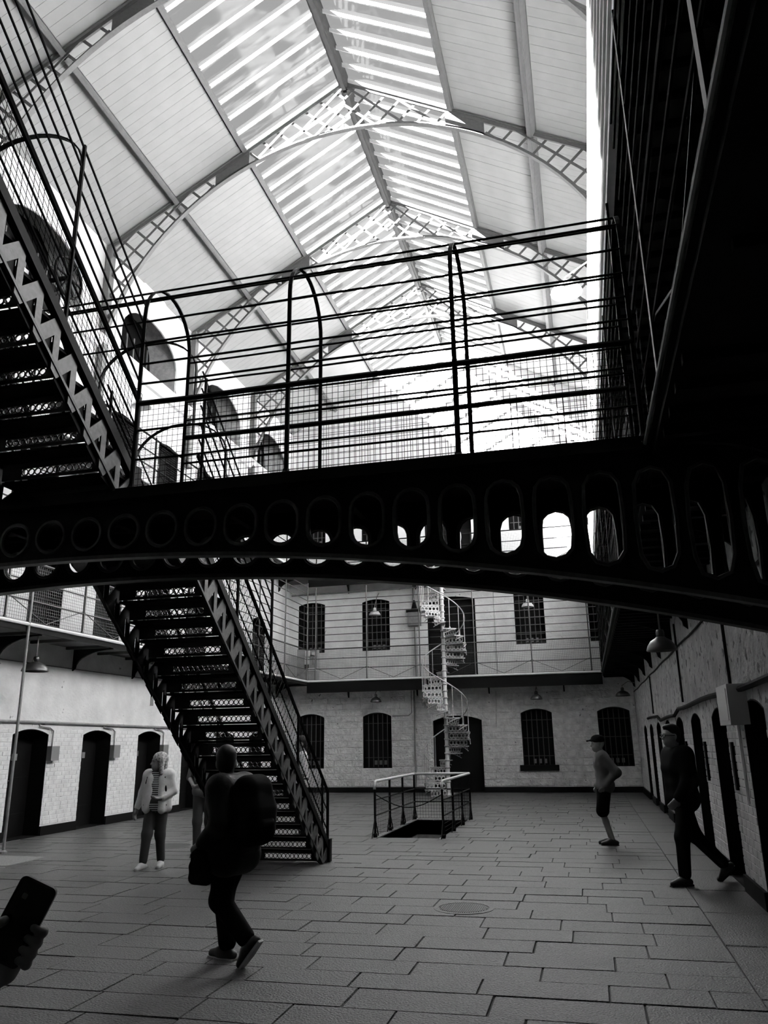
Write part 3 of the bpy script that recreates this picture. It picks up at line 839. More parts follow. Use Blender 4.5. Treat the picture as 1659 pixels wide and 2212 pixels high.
def staircase(label, y0, z0, n, going, rise, cage_from, rails_low, mesh_style, hoops, loc):
    t = thing('iron_staircase', loc, label, 'staircase')
    cx = (SX0+SX1)/2; sl = rise/going
    tr = MB(); tr.box(-(SX1-SX0)/2+.02, (SX1-SX0)/2-.02, -going-.005, .03, -.028, 0); TM = mesh_from(tr, 'tread', 'iron')
    for i in range(n):
        y = y0-going*i; z = z0+rise*(i+1)
        inst(RISER, 'riser', (cx, y-.02, z-rise+.005), t)
        if i < n-1: inst(TM, 'tread', (cx, y, z), t)
    yn = lambda s: y0-going*s; zn = lambda s: z0+rise*s      # s in steps along nosing line
    for x in (SX0, SX1):
        m = MB(); m.bar((x, yn(-.3)+.02, zn(-.3)+.20), (x, yn(n-.2), zn(n-.2)+.20), .06, .085); m.build('upper_chord', 'iron', t)
        m = MB(); m.bar((x, yn(.9), max(zn(.9)-.27, z0)), (x, yn(n-.3), zn(n-.3)-.27), .03, .025); m.build('lower_chord', 'ironstair', t)
        m = MB(); Lw = lambda y: (y0-y)/going*rise+z0-.27; Up = lambda y: (y0-y)/going*rise+z0+.18
        ex = lambda P: m.prism([(p, max(q, z0)) for p, q in P], lambda p, q, k: (k, p, q), x-.008, x+.008)
        for i in range(n):
            y = yn(i); ya, yb = y+.035, y-.035; yc = yn(i+1)+.035
            ex([(ya, Lw(ya)), (ya, Up(ya)), (yb, Up(yb)), (yb, Lw(yb))])
            if i < n-1: ex([(yb, Up(yb)-.02), (yb, Up(yb)-.17), (yc, Lw(yc)), (yc, Lw(yc)+.15)])
        m.build('stringer_web', 'lit_stringer' if x == SX1 else 'iron', t)  # right web coloured as lit, left web black as if shaded by treads
        m = MB()
        for i in range(n-1):
            yb = yn(i)-.035; yc = yn(i+1)+.035; m.prism([(p, max(q, z0)) for p, q in ((yb, Lw(yb)), (yb, Up(yb)-.10), (yc, Lw(yc)))], lambda p, q, k: (k, p, q), x-.020, x-.012)
        m.build('stringer_panel', 'black', t)
        # handrail and rails
        for h, r in rails_low:
            m = MB(); m.tube([(x, yn(-.1), zn(-.1)+h), (x, yn(n-.6), zn(n-.6)+h)], r, 6); m.build('handrail' if r > .02 else 'rail', 'iron', t)
        s0 = cage_from
        for h in (1.13, 1.32, 1.52, 1.72, 1.92) if hoops else ():
            m = MB(); m.tube([(x, yn(s0), zn(s0)+h), (x, yn(n-.6), zn(n-.6)+h)], .011, 6); m.build('rail', 'iron', t)
        step = 4.5 if s0 else 7.3; k = n-1 if s0 else 19.28
        while k > 0:
            hh = 1.95 if (hoops and k >= s0-.01) else .95
            m = MB(); m.tube([(x, yn(k), zn(k)+.18), (x, yn(k), zn(k)+hh)], .018, 6); m.build('post', 'iron', t)
            k -= step
        m = MB(); m.tube([(x, yn(0)+.02, z0), (x, yn(0)+.02, z0+.98)], .022, 8); m.box(x-.05, x+.05, yn(0)-.03, yn(0)+.07, z0, z0+.30); m.build('newel', 'iron', t)
        m = MB()
        fn = lambda u, v, w_: (x+w_, yn(u), zn(u)+v)
        if mesh_style == 'diamond':
            dm = MB(); diamonds(dm, lambda u, v, w_: (x+w_, yn(u/going), zn(u/going)+v), .1, (n-.7)*going, .24, .93, .07, .0028); tag(dm.build('wire_mesh', 'iron', t), kind='stuff')
        else:
            wires(m, lambda u, v, w_: (x+w_, yn(u/going), zn(u/going)+v), .1, (n-.7)*going, .24, .93, .06, .06, .0024); tag(m.build('wire_mesh', 'iron', t), kind='stuff')
    if hoops:
        for s in hoops:
            P = [(SX1, yn(s), zn(s)+1.0)]; hw = (SX1-SX0)/2
            for i in range(17): a = PI*i/16; P.append((cx+hw*math.cos(a), yn(s), zn(s)+1.75+.42*math.sin(a)))
            P.append((SX0, yn(s), zn(s)+1.0)); m = MB()
            for i in range(len(P)-1): m.bar(P[i], P[i+1], .014, .038, up=(0, 1, 0))
            m.build('hoop', 'iron', t)
    return t
lower = staircase('black perforated iron staircase rising from the flagstones to the footbridge', 11.41, 0, 20, .228, .184, 10, [(.95, .024), (.68, .009), (.42, .009)], 'diamond', [16.5, 20], ((SX0+SX1)/2, 9.2, 0))
m = MB(); m.box(SX0, SX1, BY1-.05, 7.12, H1-.045, H1+.005); m.build('top_landing', 'iron', lower)
for x in (SX0, SX1):
    m = MB(); P = [(6.6, H1-.02), (7.25, H1-.02), (7.25, H1-.25), (7.12, H1-.42)]
    for i in range(7): a = i/6*PI/2; P.append((7.12-.5*math.sin(a), H1-.42+.18*(1-math.cos(a))))
    m.prism(P, lambda p, q, k: (k, p, q), x-.01, x+.01); m.build('curved_stringer_end', 'ironstair', lower)
upper = staircase('black perforated iron staircase climbing from the footbridge to the upper gallery', 5.80, H1, 20, .235, .184, 0, [(.95, .026), (.68, .010), (.42, .010)], 'square', [4.68, 12], ((SX0+SX1)/2, 5.6, H1))
# landing bridge at the head of the upper stair
t = thing('landing_bridge', (XR, .6, H2), 'narrow iron landing bridge at the head of the upper staircase', 'bridge')
m = MB(); m.box(EL+.05, .48, .25, 1.30, H2-.05, H2); m.build('deck_plate', 'iron', t)
for y in (.3, 1.25): m = MB(); m.box(EL+.05, .48, y-.03, y+.03, H2-.35, H2-.05); m.build('girder', 'iron', t)

# ================================================================== SPIRAL STAIR
SPX, SPY, SPR = -4.27, 25.06, .74
sp = thing('spiral_staircase', (SPX, SPY, 0), 'pale cast iron spiral staircase winding past the first gallery', 'spiral staircase')
m = MB(); m.lathe([(.0, 0), (.13, 0), (.13, .04), (.065, .08), (.058, 7.9), (.0, 7.95)], (SPX, SPY, 0), 14); m.build('centre_column', 'spiral', sp, True)
NS = 35; RI = .21; DA = 2*PI/13; TH0 = math.radians(242.3)
def pol(r, a, z): return (SPX+r*math.cos(a), SPY+r*math.sin(a), z)
for k in range(1, NS+1):
    a = TH0-k*DA; z = RI*k
    m = MB(); m.lathe([(.06, -.03), (.082, -.02), (.082, .02), (.06, .03)], (SPX, SPY, z), 12); m.build('collar', 'spiral', sp, True)
    m = MB(); top = [pol(.06, a+DA*.62, z)]+[pol(SPR, a+DA*(.62-1.24*i/4), z) for i in range(5)]+[pol(.06, a-DA*.62, z)]
    n = len(top); vs = top+[(p[0], p[1], p[2]-.028) for p in top]
    m.add(vs, [tuple(range(n)), tuple(range(2*n-1, n-1, -1))]+[(i, n+i, n+(i+1) % n, (i+1) % n) for i in range(n)]); tread = m.build('tread', 'spiral', sp)
    # pierced riser below the leading edge
    m = MB(); ar = a+DA*.55; d = Vector((math.cos(ar), math.sin(ar), 0)); nn = Vector((-math.sin(ar), math.cos(ar), 0))*.004
    base = Vector((SPX, SPY, 0)); r0, r1 = .09, SPR-.03; c = 5; cw = (r1-r0)/c; zl, zh = z-RI+.012, z-.03
    for i in range(c):
        cc = r0+cw*(i+.5); cz = (zl+zh)/2; R = min(cw, zh-zl)*.36; N = 12; vs = []
        for q in range(N):
            t_ = 2*PI*(q+.5)/N; co, si = math.cos(t_), math.sin(t_)
            ro = min((cw/2)/max(abs(co), 1e-6), ((zh-zl)/2)/max(abs(si), 1e-6))
            for sgn in (-1, 1):
                for r_ in (R, ro): vs.append(tuple(base+d*(cc+r_*co)+nn*sgn+Vector((0, 0, cz+r_*si))))
        fs = []
        for q in range(N):
            j = (q+1) % N; fs += [(4*q, 4*q+1, 4*j+1, 4*j), (4*q+2, 4*j+2, 4*j+3, 4*q+3), (4*q, 4*j, 4*j+2, 4*q+2)]
        m.add(vs, fs)
    m.build('riser', 'spiral', sp)
    # scrolled outer bracket with a ring
    m = MB(); P = [pol(SPR-.01, a+DA*.5*(1-2*i/5), z-.03-.13*(i/5)**1.6) for i in range(6)]; m.tube(P, .012, 5)
    ring = []
    for i in range(12): t_ = 2*PI*i/12; ring.append(pol(SPR-.01, a-DA*.22+.05/SPR*math.cos(t_), z-.075+.045*math.sin(t_)))
    m.tube(ring, .009, 4, closed=True); m.build('tread_bracket', 'spiral', sp)
    m = MB(); m.tube([pol(SPR-.03, a, z), pol(SPR-.03, a, z+.93)], .011, 6); m.lathe([(.024, 0), (.024, .03), (.012, .05)], pol(SPR-.03, a, z), 6); m.build('baluster', 'spiral', sp)
m = MB(); m.tube([pol(SPR-.03, TH0-s*DA, RI*s+.94) for s in np.arange(.6, NS+.6, .25)], .019, 6); m.build('handrail', 'spiral', sp, True)

# ================================================================== STAIRWELL RAILING
t = thing('stairwell_railing', ((WX0+WX1)/2, 16, 0), 'low black iron railing round the basement stair opening', 'railing')
RXL, RXR, RYB, RYF = WX0-.06, WX1+.06, WY1+.07, WY0-.02
def sw_post(x, y, dx, dy):
    m = MB(); m.tube([(x, y, 0), (x, y, .92)], .022, 8); m.lathe([(.04, 0), (.04, .05), (.026, .07)], (x, y, 0), 8); m.build('post', 'iron', t)
    for s in (-1, 1):
        m = MB(); m.tube([(x+dx*.0, y, .34), (x+dx*s*.22, y+dy*s*.22, 0.01)], .010, 5); m.build('strut', 'iron', t)
ys = [RYF, RYF+1.12, RYF+2.24, RYB]
for y in ys: sw_post(RXL, y, 0, 1); sw_post(RXR, y, 0, 1)
for x in (RXL, RXR):
    m = MB(); m.tube([(x, RYF-.02, .80), (x, RYF-.01, .90), (x, RYF+.06, .935), (x, RYB, .935)], .026, 8); m.build('handrail', 'pale', t, True)
    for h in (.62, .36):
        m = MB(); m.tube([(x, RYF, h), (x, RYB, h)], .012, 6); m.build('rail', 'iron', t)
    m = MB(); wires(m, lambda u, v, w_: (x+w_, u, v), RYF, RYB, .03, .62, .06, .06, .0024); tag(m.build('wire_mesh', 'iron', t), kind='stuff')
m = MB(); m.tube([(RXL, RYB, .935), (RXR, RYB, .935)], .026, 8); m.build('handrail', 'pale', t, True)
for h in (.62, .36): m = MB(); m.tube([(RXL, RYB, h), (RXR, RYB, h)], .012, 6); m.build('rail', 'iron', t)
m = MB(); wires(m, lambda u, v, w_: (u, RYB+w_, v), RXL, RXR, .03, .62, .06, .06, .0026); tag(m.build('wire_mesh', 'iron', t), kind='stuff')
m = MB()
P = [(RXL+(RXR-RXL)*i/14, RYF, .72-.22*math.sin(PI*i/14)) for i in range(15)]; m.tube(P, .009, 5); m.build('chain', 'iron', t)
t = thing('notice_sign', (-2.68, 15.1, -.05), 'small white notice board low at the stairwell mouth', 'sign')
m = MB(); m.box(-2.66, -2.63, 14.42, 14.72, -.06, -.015); m.build('plate', 'boxlight', t); m = MB(); m.tube([(-2.645, 14.57, -.3), (-2.645, 14.57, -.06)], .008, 5); m.build('stem', 'iron', t)


# ================================================================== FIXTURES
def pendant(loc, label, r=.21, drop=.35, material='lampdark', wall=None, group=None):
    """dish lamp: loc = rim centre; hangs on a short stem, or on a swan-neck from a wall point"""
    t = thing('dish_lamp', loc, label, 'lamp', group)
    x, y, z = loc
    m = MB(); m.lathe([(r, 0), (r*1.01, .01), (r*.93, .06), (r*.70, .12), (r*.38, .155), (.055, .17), (.05, .17), (r*.36, .148), (r*.68, .113), (r*.90, .055), (r*.975, .008), (r, 0)], loc, 20); m.build('shade', material, t, True)
    m = MB(); m.lathe([(.0, .26), (.04, .26), (.05, .23), (.05, .16), (.035, .155)], loc, 12); m.build('cap', material, t, True)
    m = MB(); m.lathe([(.0, .02), (.025, .03), (.032, .06), (.02, .10), (.012, .15)], loc, 10); m.build('bulb', 'bulb', t, True)
    m = MB()
    if wall: w_ = Vector(wall); c = Vector((x, y, z+.25)); m.tube([c, c+Vector((0, 0, .07)), (c+w_)/2+Vector((0, 0, .12)), w_], .012, 6)
    else: m.tube([(x, y, z+.25), (x, y, z+.25+drop)], .012, 6)
    m.build('stem', 'conduit', t, True)
    return t
pendant((-9.4, 12.13, 2.90), 'dark dish lamp hanging under the left gallery by the standing pole', drop=.40, r=.23)
pendant((-6.84, 26.2, 2.92), 'dish lamp on the end wall above the second ground floor window', wall=(-6.84, YF-.02, 3.30), material='lampdark', r=.19)
pendant((-1.50, 26.2, 2.86), 'dish lamp on the end wall above the silled ground floor window', wall=(-1.50, YF-.02, 3.22), material='lampdark', r=.19)
pendant((1.15, 25.6, 2.86), 'dish lamp in the dark far corner beneath the shaded gallery', material='lampdark', wall=(XW-.02, 25.6, 3.25), r=.22)
pendant((-6.84, 26.2, 5.86), 'pale dish lamp before the second window of the first gallery', wall=(-6.84, YF-.02, 6.75), material='pale', r=.2)
pendant((-1.58, 26.2, 5.86), 'pale dish lamp before the third window of the first gallery', wall=(-1.58, YF-.02, 6.75), material='pale', r=.2)
pendant((.98, 10.3, 2.64), 'dish lamp under the shaded gallery above the man in dark clothes', drop=.645, material='lampdark', r=.18)
pendant((.28, 12.3, 9.0), 'large white dish lamp hanging above the sunlit parapet', wall=(XW-.02, 12.3, 9.9), material='lampwhite', r=.27)
pendant((-9.9, 15.6, 9.55), 'white dish lamp below the cornice ledge of the upper gallery', wall=(XL+.02, 15.6, 10.1), material='lampwhite', r=.24)
pendant((-9.85, 22.6, 9.55), 'white dish lamp near the far end of the upper gallery', wall=(XL+.02, 22.6, 10.1), material='lampwhite', r=.24)

def conduit(name, pts, label, r=.018, material='conduit', clips=None):
    t = thing(name, pts[0], label, 'pipe')
    m = MB(); m.tube(pts, r, 6); m.build('tube', material, t)
    c = MB()
    return t
conduit('conduit_pipe', [(XL+.03, 8, 2.07), (XL+.03, 13, 2.08), (XL+.03, 18, 2.05), (XL+.03, 21.5, 2.03), (XL+.03, 26.7, 2.02)], 'conduit running along the bright cell wall above the door heads', .028)
conduit('conduit_pipe', [(XL+.015, 8, 3.17), (XL+.015, 14, 3.16), (XL+.015, 20, 3.18), (XL+.015, 26.7, 3.17)], 'thin cable high on the bright cell wall under the gallery', .010)
conduit('conduit_pipe', [(XW-.06, y, 2.07+.015*math.sin(y*1.3)-(.10 if 14.5 < y < 18 else 0)) for y in np.arange(5, 21.5, .7)], 'sagging cable bundle along the shaded wall above the doors', .032, 'black')
conduit('conduit_pipe', [(XW-.02, y, 3.02+.01*math.sin(y*2)) for y in np.arange(4, 26.5, .8)], 'cable high on the shaded wall under the brackets', .016, 'black')
for y, zt, lb in ((9.15, 3.5, 'vertical conduit dropping to the pale metal box on the shaded wall'), (19.6, 3.0, 'vertical conduit on the shaded wall towards the far corner'), (13.6, 3.4, 'vertical conduit midway along the shaded wall')): conduit('conduit_pipe', [(XW-.03, y, 2.15), (XW-.03, y, zt)], lb, .018, 'black')
conduit('conduit_pipe', [(-5.64, YF-.075, .17), (-5.64, YF-.075, 3.3)], 'twin drain pipe beside the spiral stair on the end wall', .028)
conduit('conduit_pipe', [(-6.42, YF-.06, 2.47), (-5.85, YF-.06, 2.47), (-5.74, YF-.06, 2.56), (-5.74, YF-.06, 3.3)], 'bent conduit joining the second window head to the drain pipe', .014)
conduit('conduit_pipe', [(XL+.1, YF-.06, 6.83), (-5, YF-.06, 6.87), (XW-.1, YF-.06, 6.87)], 'conduit across the end wall above the first gallery windows', .028)
conduit('conduit_pipe', [(-2.9, YF-.025, 2.05), (-2.85, YF-.025, 3.2)], 'short pale conduit stub on the end wall right of the spiral door', .02, 'pale')
conduit('conduit_pipe', [(-2.75, YF-.025, 6.8), (-2.75, YF-.025, 3.75)], 'grey riser pipe on the first gallery end wall beside the door', .022, 'pale')
conduit('conduit_pipe', [(-5.52, YF-.09, H1+.02), (-5.52, YF-.09, 5.45)], 'bundle of cables rising to the fuse box on the first gallery', .05)
t = thing('fuse_box', (-5.55, YF, 5.45), 'grey fuse box on the end wall of the first gallery', 'fuse box')
m = MB(); m.box(-5.78, -5.32, YF-.20, YF-.025, 5.50, 5.98); m.build('case', 'boxgrey', t)
m = MB(); m.box(-5.82, -5.28, YF-.23, YF-.02, 5.98, 6.06); m.build('lid', 'black', t)
m = MB(); m.box(-5.73, -5.37, YF-.212, YF-.20, 5.54, 5.94); m.build('cover_plate', 'conduit', t)
m = MB(); m.prism([(-5.66, 6.06), (-5.44, 6.06), (-5.52, 6.40), (-5.58, 6.40)], lambda p, q, k: (p, k, q), YF-.12, YF-.03); m.build('cable_cone', 'black', t)
m = MB(); m.tube([(-5.55, YF-.10, 6.4), (-5.55, YF-.10, 7.1)], .05, 6); m.build('cable_run', 'conduit', t)
t = thing('switchboard', (-9.3, 26.3, H1), 'timber switchboard with white switches in the gallery corner', 'switchboard')
m = MB(); m.box(-9.72, -8.98, 26.30, 26.55, H1, 4.80); m.build('cabinet', 'board', t)
for (x, z, w_, h, mt) in ((-9.32, 4.55, .16, .20, 'boxlight'), (-9.10, 4.56, .12, .12, 'boxlight'), (-9.34, 4.28, .16, .22, 'boxlight'), (-9.36, 4.12, .14, .14, 'black'), (-9.14, 4.05, .30, .09, 'boxlight'), (-9.12, 4.25, .05, .34, 'conduit')):
    m = MB(); m.box(x-w_/2, x+w_/2, 26.25, 26.30, z, z+h); m.build('switch', mt, t)
for (y, z, lb) in ((13.95, 1.50, 'next to the standing pole'), (16.10, 1.51, 'second from the standing pole'), (18.25, 1.50, 'behind the person in the white jacket')):
    t = thing('junction_box', (XL, y, z), 'grey metal box beside the cell door '+lb, 'junction box', 'grey boxes beside the cell doors')
    m = MB(); m.box(XL, XL+.11, y-.12, y+.12, z-.14, z+.13); m.build('case', 'boxgrey', t)
    m = MB(); m.tube([(XL+.03, y-.02, z+.13), (XL+.03, y-.02, z+.42), (XL+.03, y-.12, z+.47), (XL+.03, y-.45, z+.50), (XL+.03, y-.47, z+.56)], .014, 5); m.build('feed_pipe', 'conduit', t)
t = thing('wall_heater_box', (XW, 8.6, 1.7), 'tall pale metal box on the shaded wall between cell doors', 'box')
m = MB(); m.box(1.37, XW, 8.50, 9.15, 1.72, 2.11); m.build('case', 'boxlight', t)
m = MB(); m.box(1.362, 1.372, 8.55, 9.10, 1.76, 2.07); m.build('front_cover', 'boxlight', t)
m = MB(); m.tube([(XW-.03, 9.0, 1.72), (XW-.03, 9.0, .95)], .018, 6); m.build('down_pipe', 'boxlight', t)
for y, lb in ((9.62, 'narrow black plate on the shaded wall beneath the pale metal box'), (11.75, 'narrow black plate one cell door beyond the pale metal box'), (13.9, 'narrow black plate two cell doors beyond the pale metal box')):
    t = thing('bell_plate', (XW, y, 1.2), lb, 'plate', 'black plates beside the shaded doors')
    m = MB(); m.box(XW-.035, XW, y-.05, y+.05, 1.05, 1.55); m.build('plate', 'black', t)
    m = MB(); m.box(XW-.045, XW-.035, y-.02, y+.02, 1.25, 1.33); m.build('button', 'conduit', t)
for (x, z, lb) in ((-5.30, 1.98, 'uppermost'), (-5.30, 1.32, 'middle'), (-5.30, 1.15, 'lowest')):
    t = tag(thing('wall_socket', (x, YF, z), None, None), lb+' small white switch box on the end wall at the spiral stair door', 'switch', 'white switch boxes by the spiral stair')
    m = MB(); m.box(x-.055, x+.055, YF-.07, YF-.02, z-.06, z+.06); m.build('box', 'boxlight', t)
    m = MB(); m.box(x-.015, x+.015, YF-.08, YF-.07, z-.02, z+.02); m.build('toggle', 'white', t)
t = thing('wall_slot', (XL, 17.6, 2.6), 'dark narrow vent plate high on the bright cell wall', 'vent plate')
m = MB(); m.box(XL, XL+.02, 17.54, 17.66, 2.55, 2.83); m.build('plate', 'boxgrey', t); m = MB(); m.lathe([(0, .0), (.05, 0), (.05, .03), (0, .03)], (XL+.02, 17.55, 2.93), 10); m.build('cap', 'boxgrey', t)
# spoked iron wheel on the upper left gallery
t = thing('winch_wheel', (-9.75, 11.9, 10.35), 'spoked black iron winch wheel on the upper gallery by the lunette', 'winch')
m = MB(); m.tube([(-9.45, 11.9+.42*math.cos(2*PI*i/24), 10.75+.42*math.sin(2*PI*i/24)) for i in range(24)], .03, 6, closed=True); m.build('rim', 'iron', t, True)
for i in range(3): a = PI*i/3; m = MB(); m.bar((-9.45, 11.9-.42*math.cos(a), 10.75-.42*math.sin(a)), (-9.45, 11.9+.42*math.cos(a), 10.75+.42*math.sin(a)), .025, .04, up=(1, 0, 0)); m.build('spoke', 'iron', t)
m = MB(); m.tube([(-10.2, 11.9, 10.75), (-9.40, 11.9, 10.75)], .05, 8); m.build('axle', 'iron', t)
m = MB(); m.box(-10.2, -9.95, 11.45, 12.35, 10.30, 10.80); m.build('bracket', 'iron', t)
m = MB(); m.tube([(-9.85, 11.9+.26*math.cos(2*PI*i/20), 10.75+.26*math.sin(2*PI*i/20)) for i in range(20)], .05, 6, closed=True); m.build('drum_flange', 'iron', t)
# floor covers
def cover(x, y, r, label, ribs=True, material='cast'):
    t = thing('manhole_cover', (x, y, 0), label, 'manhole cover')
    m = MB(); m.lathe([(r*1.24, -.01), (r*1.24, .005), (r*1.04, .006), (r*1.04, -.004)], (x, y, 0), 32); m.build('frame_ring', 'flag', t)
    m = MB(); m.lathe([(0, .004), (r, .004), (r, -.01)], (x, y, 0), 32); m.build('lid', material, t)
    if ribs:
        m = MB()
        for i in range(-11, 12):
            dx = i*r/11.6; h = math.sqrt(max(0, r*r*.92-dx*dx))
            if h > .02: m.box(x+dx-.004, x+dx+.004, y-h, y+h, .003, .009)
        m.build('tread_pattern', material, t)
cover(-1.345, 8.54, .245, 'round ribbed iron manhole cover in the flagstones')
cover(-6.9, 12.75, .32, 'plain dark round cover in the flagstones near the woman', False)
t = tag(MB().box(-9.0, -8.15, 10.35, 11.3, -.010, .006).build('pale_slab', 'palestone'), 'pale square replacement slab let into the flagstones', 'slab')

# ================================================================== PEOPLE
def surface_nets(F, org, h):
    """vectorised naive surface nets of the zero level of F (negative inside)"""
    ins = F < 0
    nx, ny, nz = F.shape
    c = [F[i:nx-1+i, j:ny-1+j, k:nz-1+k] for i in (0, 1) for j in (0, 1) for k in (0, 1)]
    neg = sum((x < 0).astype(np.int8) for x in c)
    act = (neg > 0) & (neg < 8)
    idx = -np.ones(act.shape, np.int64); cells = np.argwhere(act); idx[act] = np.arange(len(cells))
    acc = np.zeros((len(cells), 3)); cnt = np.zeros(len(cells))
    V = [x[act] for x in c]; off = [(i, j, k) for i in (0, 1) for j in (0, 1) for k in (0, 1)]
    for a in range(8):
        for b in range(a+1, 8):
            d = np.array(off[b])-np.array(off[a])
            if np.abs(d).sum() != 1: continue
            cr = (V[a] < 0) != (V[b] < 0); t = np.where(cr, V[a]/(V[a]-V[b]+1e-12), 0)
            acc += np.where(cr[:, None], np.array(off[a])+t[:, None]*d, 0); cnt += cr
    verts = org+(cells+acc/cnt[:, None])*h
    faces = []
    for ax in range(3):
        a1, a2 = (ax+1) % 3, (ax+2) % 3
        sl0 = [slice(None)]*3; sl1 = [slice(None)]*3; sl0[ax] = slice(0, -1); sl1[ax] = slice(1, None)
        A, B = ins[tuple(sl0)], ins[tuple(sl1)]
        e = np.argwhere(A != B)
        m = (e[:, a1] > 0) & (e[:, a2] > 0) & (e[:, a1] < idx.shape[a1]) & (e[:, a2] < idx.shape[a2]); e = e[m]
        flip = A[tuple(e.T)]
        def get(d1, d2):
            q = e.copy(); q[:, a1] -= d1; q[:, a2] -= d2; return idx[tuple(q.T)]
        q = np.stack([get(0, 0), get(1, 0), get(1, 1), get(0, 1)], 1)
        q[~flip] = q[~flip][:, ::-1]
        faces.append(q)
    return verts, np.concatenate(faces)
def blob(prims, k=.03, h=.014):
    """smooth union of round cones ('c',p,q,r1,r2) and ellipsoids ('e',c,radii[,yaw]); 'x' prims are carved away"""
    pts = []
    for p in prims:
        if p[0] == 'c': r = max(p[3], p[4])+k; pts += [np.array(p[1])-r, np.array(p[1])+r, np.array(p[2])-r, np.array(p[2])+r]
        elif p[0] == 'e': pts += [np.array(p[1])-np.array(p[2])-k, np.array(p[1])+np.array(p[2])+k]
    pts = np.array(pts); lo = pts.min(0)-2*h; hi = pts.max(0)+2*h
    n = np.ceil((hi-lo)/h).astype(int)+1
    g = np.stack(np.meshgrid(*[lo[i]+h*np.arange(n[i]) for i in range(3)], indexing='ij'), -1)
    F = np.full(g.shape[:3], 1.0); cut = []; G = g
    for p in prims:
        if p[0] == 'e': b0, b1 = np.array(p[1], float)-np.array(p[2], float).max(), np.array(p[1], float)+np.array(p[2], float).max()
        else: rr_ = max(p[3], p[4]); b0 = np.minimum(p[1], p[2])-rr_; b1 = np.maximum(p[1], p[2])+rr_
        mg = 2.5*k+2*h; i0 = np.maximum(np.floor((b0-mg-lo)/h).astype(int), 0); i1 = np.minimum(np.ceil((b1+mg-lo)/h).astype(int)+1, n)
        if (i1 <= i0).any(): continue
        sl = tuple(slice(a_, b_) for a_, b_ in zip(i0, i1)); g = G[sl]
        if p[0] in 'cx':
            a, b = np.array(p[1], float), np.array(p[2], float); ab = b-a; t = np.clip(((g-a)@ab)/max(ab@ab, 1e-9), 0, 1)
            d = np.linalg.norm(g-a-t[..., None]*ab, axis=-1)-(p[3]+(p[4]-p[3])*t)
        else:
            q = g-np.array(p[1], float); R = np.array(p[2], float)
            if len(p) > 3: cs, sn = math.cos(p[3]), math.sin(p[3]); q = np.stack([q[..., 0]*cs+q[..., 1]*sn, -q[..., 0]*sn+q[..., 1]*cs, q[..., 2]], -1)
            l = np.linalg.norm(q/R, axis=-1); l2 = np.linalg.norm(q/(R*R), axis=-1); d = l*(l-1)/np.maximum(l2, 1e-6)
        if p[0] == 'x': cut.append((sl, d)); continue
        f0 = F[sl]; hh = np.clip(.5+.5*(f0-d)/k, 0, 1); F[sl] = f0*(1-hh)+d*hh-k*hh*(1-hh)
    for sl, d in cut: F[sl] = np.maximum(F[sl], -d)
    return surface_nets(F, lo, h)
def blob_obj(name, prims, material, parent, k=.03, h=.014):
    v, f = blob(prims, k, h)
    me = bpy.data.meshes.new(name); me.from_pydata(v.tolist(), [], f.tolist()); me.materials.append(M[material])
    me.polygons.foreach_set('use_smooth', [True]*len(me.polygons)); me.update()
    o = bpy.data.objects.new(name, me); COL.objects.link(o); o.parent = parent
    return o
V3 = lambda *a: np.array(a, float)
def hand_prims(w, d, n, s=1.0, curl=.5, grip=0):
    """w wrist, d along the hand, n palm normal: palm, four fingers of unequal length, thumb on the side"""
    d = d/np.linalg.norm(d); n = n-d*(n@d); n = n/np.linalg.norm(n); sd = np.cross(d, n)
    P = [('c', w, w+d*.045*s, .026*s, .032*s), ('c', w+d*.045*s-sd*.018*s, w+d*.085*s-sd*.026*s, .019*s, .016*s), ('c', w+d*.045*s+sd*.018*s, w+d*.085*s+sd*.026*s, .019*s, .016*s)]
    for i, L in enumerate((.066, .076, .071, .055)):
        o = w+d*.088*s+sd*(.030-.020*i)*s; c = curl
        a = o+(d*math.cos(c*.6)+n*math.sin(c*.6))*L*.5*s; b = a+(d*math.cos(c*1.6)+n*math.sin(c*1.6))*L*.32*s; e = b+(d*math.cos(c*2.4)+n*math.sin(c*2.4))*L*.25*s
        P += [('c', o, a, .0095*s, .009*s), ('c', a, b, .009*s, .008*s), ('c', b, e, .008*s, .0065*s)]
    o = w+d*.025*s+sd*.026*s; a = o+(d*.6+sd*.7+n*.25)*.042*s; b = a+(d*.9+sd*.2+n*.4)*.032*s
    P += [('c', o, a, .014*s, .011*s), ('c', a, b, .011*s, .0085*s)]
    return P
def head_prims(c, yaw=0, s=1.0):
    f = V3(math.cos(yaw), math.sin(yaw), 0); l = V3(-math.sin(yaw), math.cos(yaw), 0); u = V3(0, 0, 1)
    P = [('e', c+u*.03*s-f*.01*s, (.096*s, .076*s, .105*s), yaw), ('e', c+f*.028*s-u*.055*s, (.066*s, .058*s, .070*s), yaw), ('e', c+f*.045*s-u*.095*s, (.034*s, .034*s, .026*s), yaw),
         ('c', c+f*.086*s+u*.012*s, c+f*.108*s-u*.026*s, .010*s, .014*s), ('c', c+f*.078*s+l*.03*s+u*.030*s, c+f*.078*s-l*.03*s+u*.030*s, .014*s, .014*s),
         ('c', c+f*.082*s+l*.018*s-u*.062*s, c+f*.082*s-l*.018*s-u*.062*s, .010*s, .010*s), ('c', c+f*.078*s+l*.015*s-u*.078*s, c+f*.078*s-l*.015*s-u*.078*s, .010*s, .010*s)]
    for sg in (-1, 1):
        P.append(('e', c+l*.076*s*sg-u*.012*s-f*.012*s, (.020*s, .012*s, .032*s), yaw))
        P.append(('x', c+f*.098*s+l*.032*s*sg+u*.008*s, c+f*.098*s+l*.034*s*sg+u*.008*s, .016*s, .016*s))
    return P, f, l
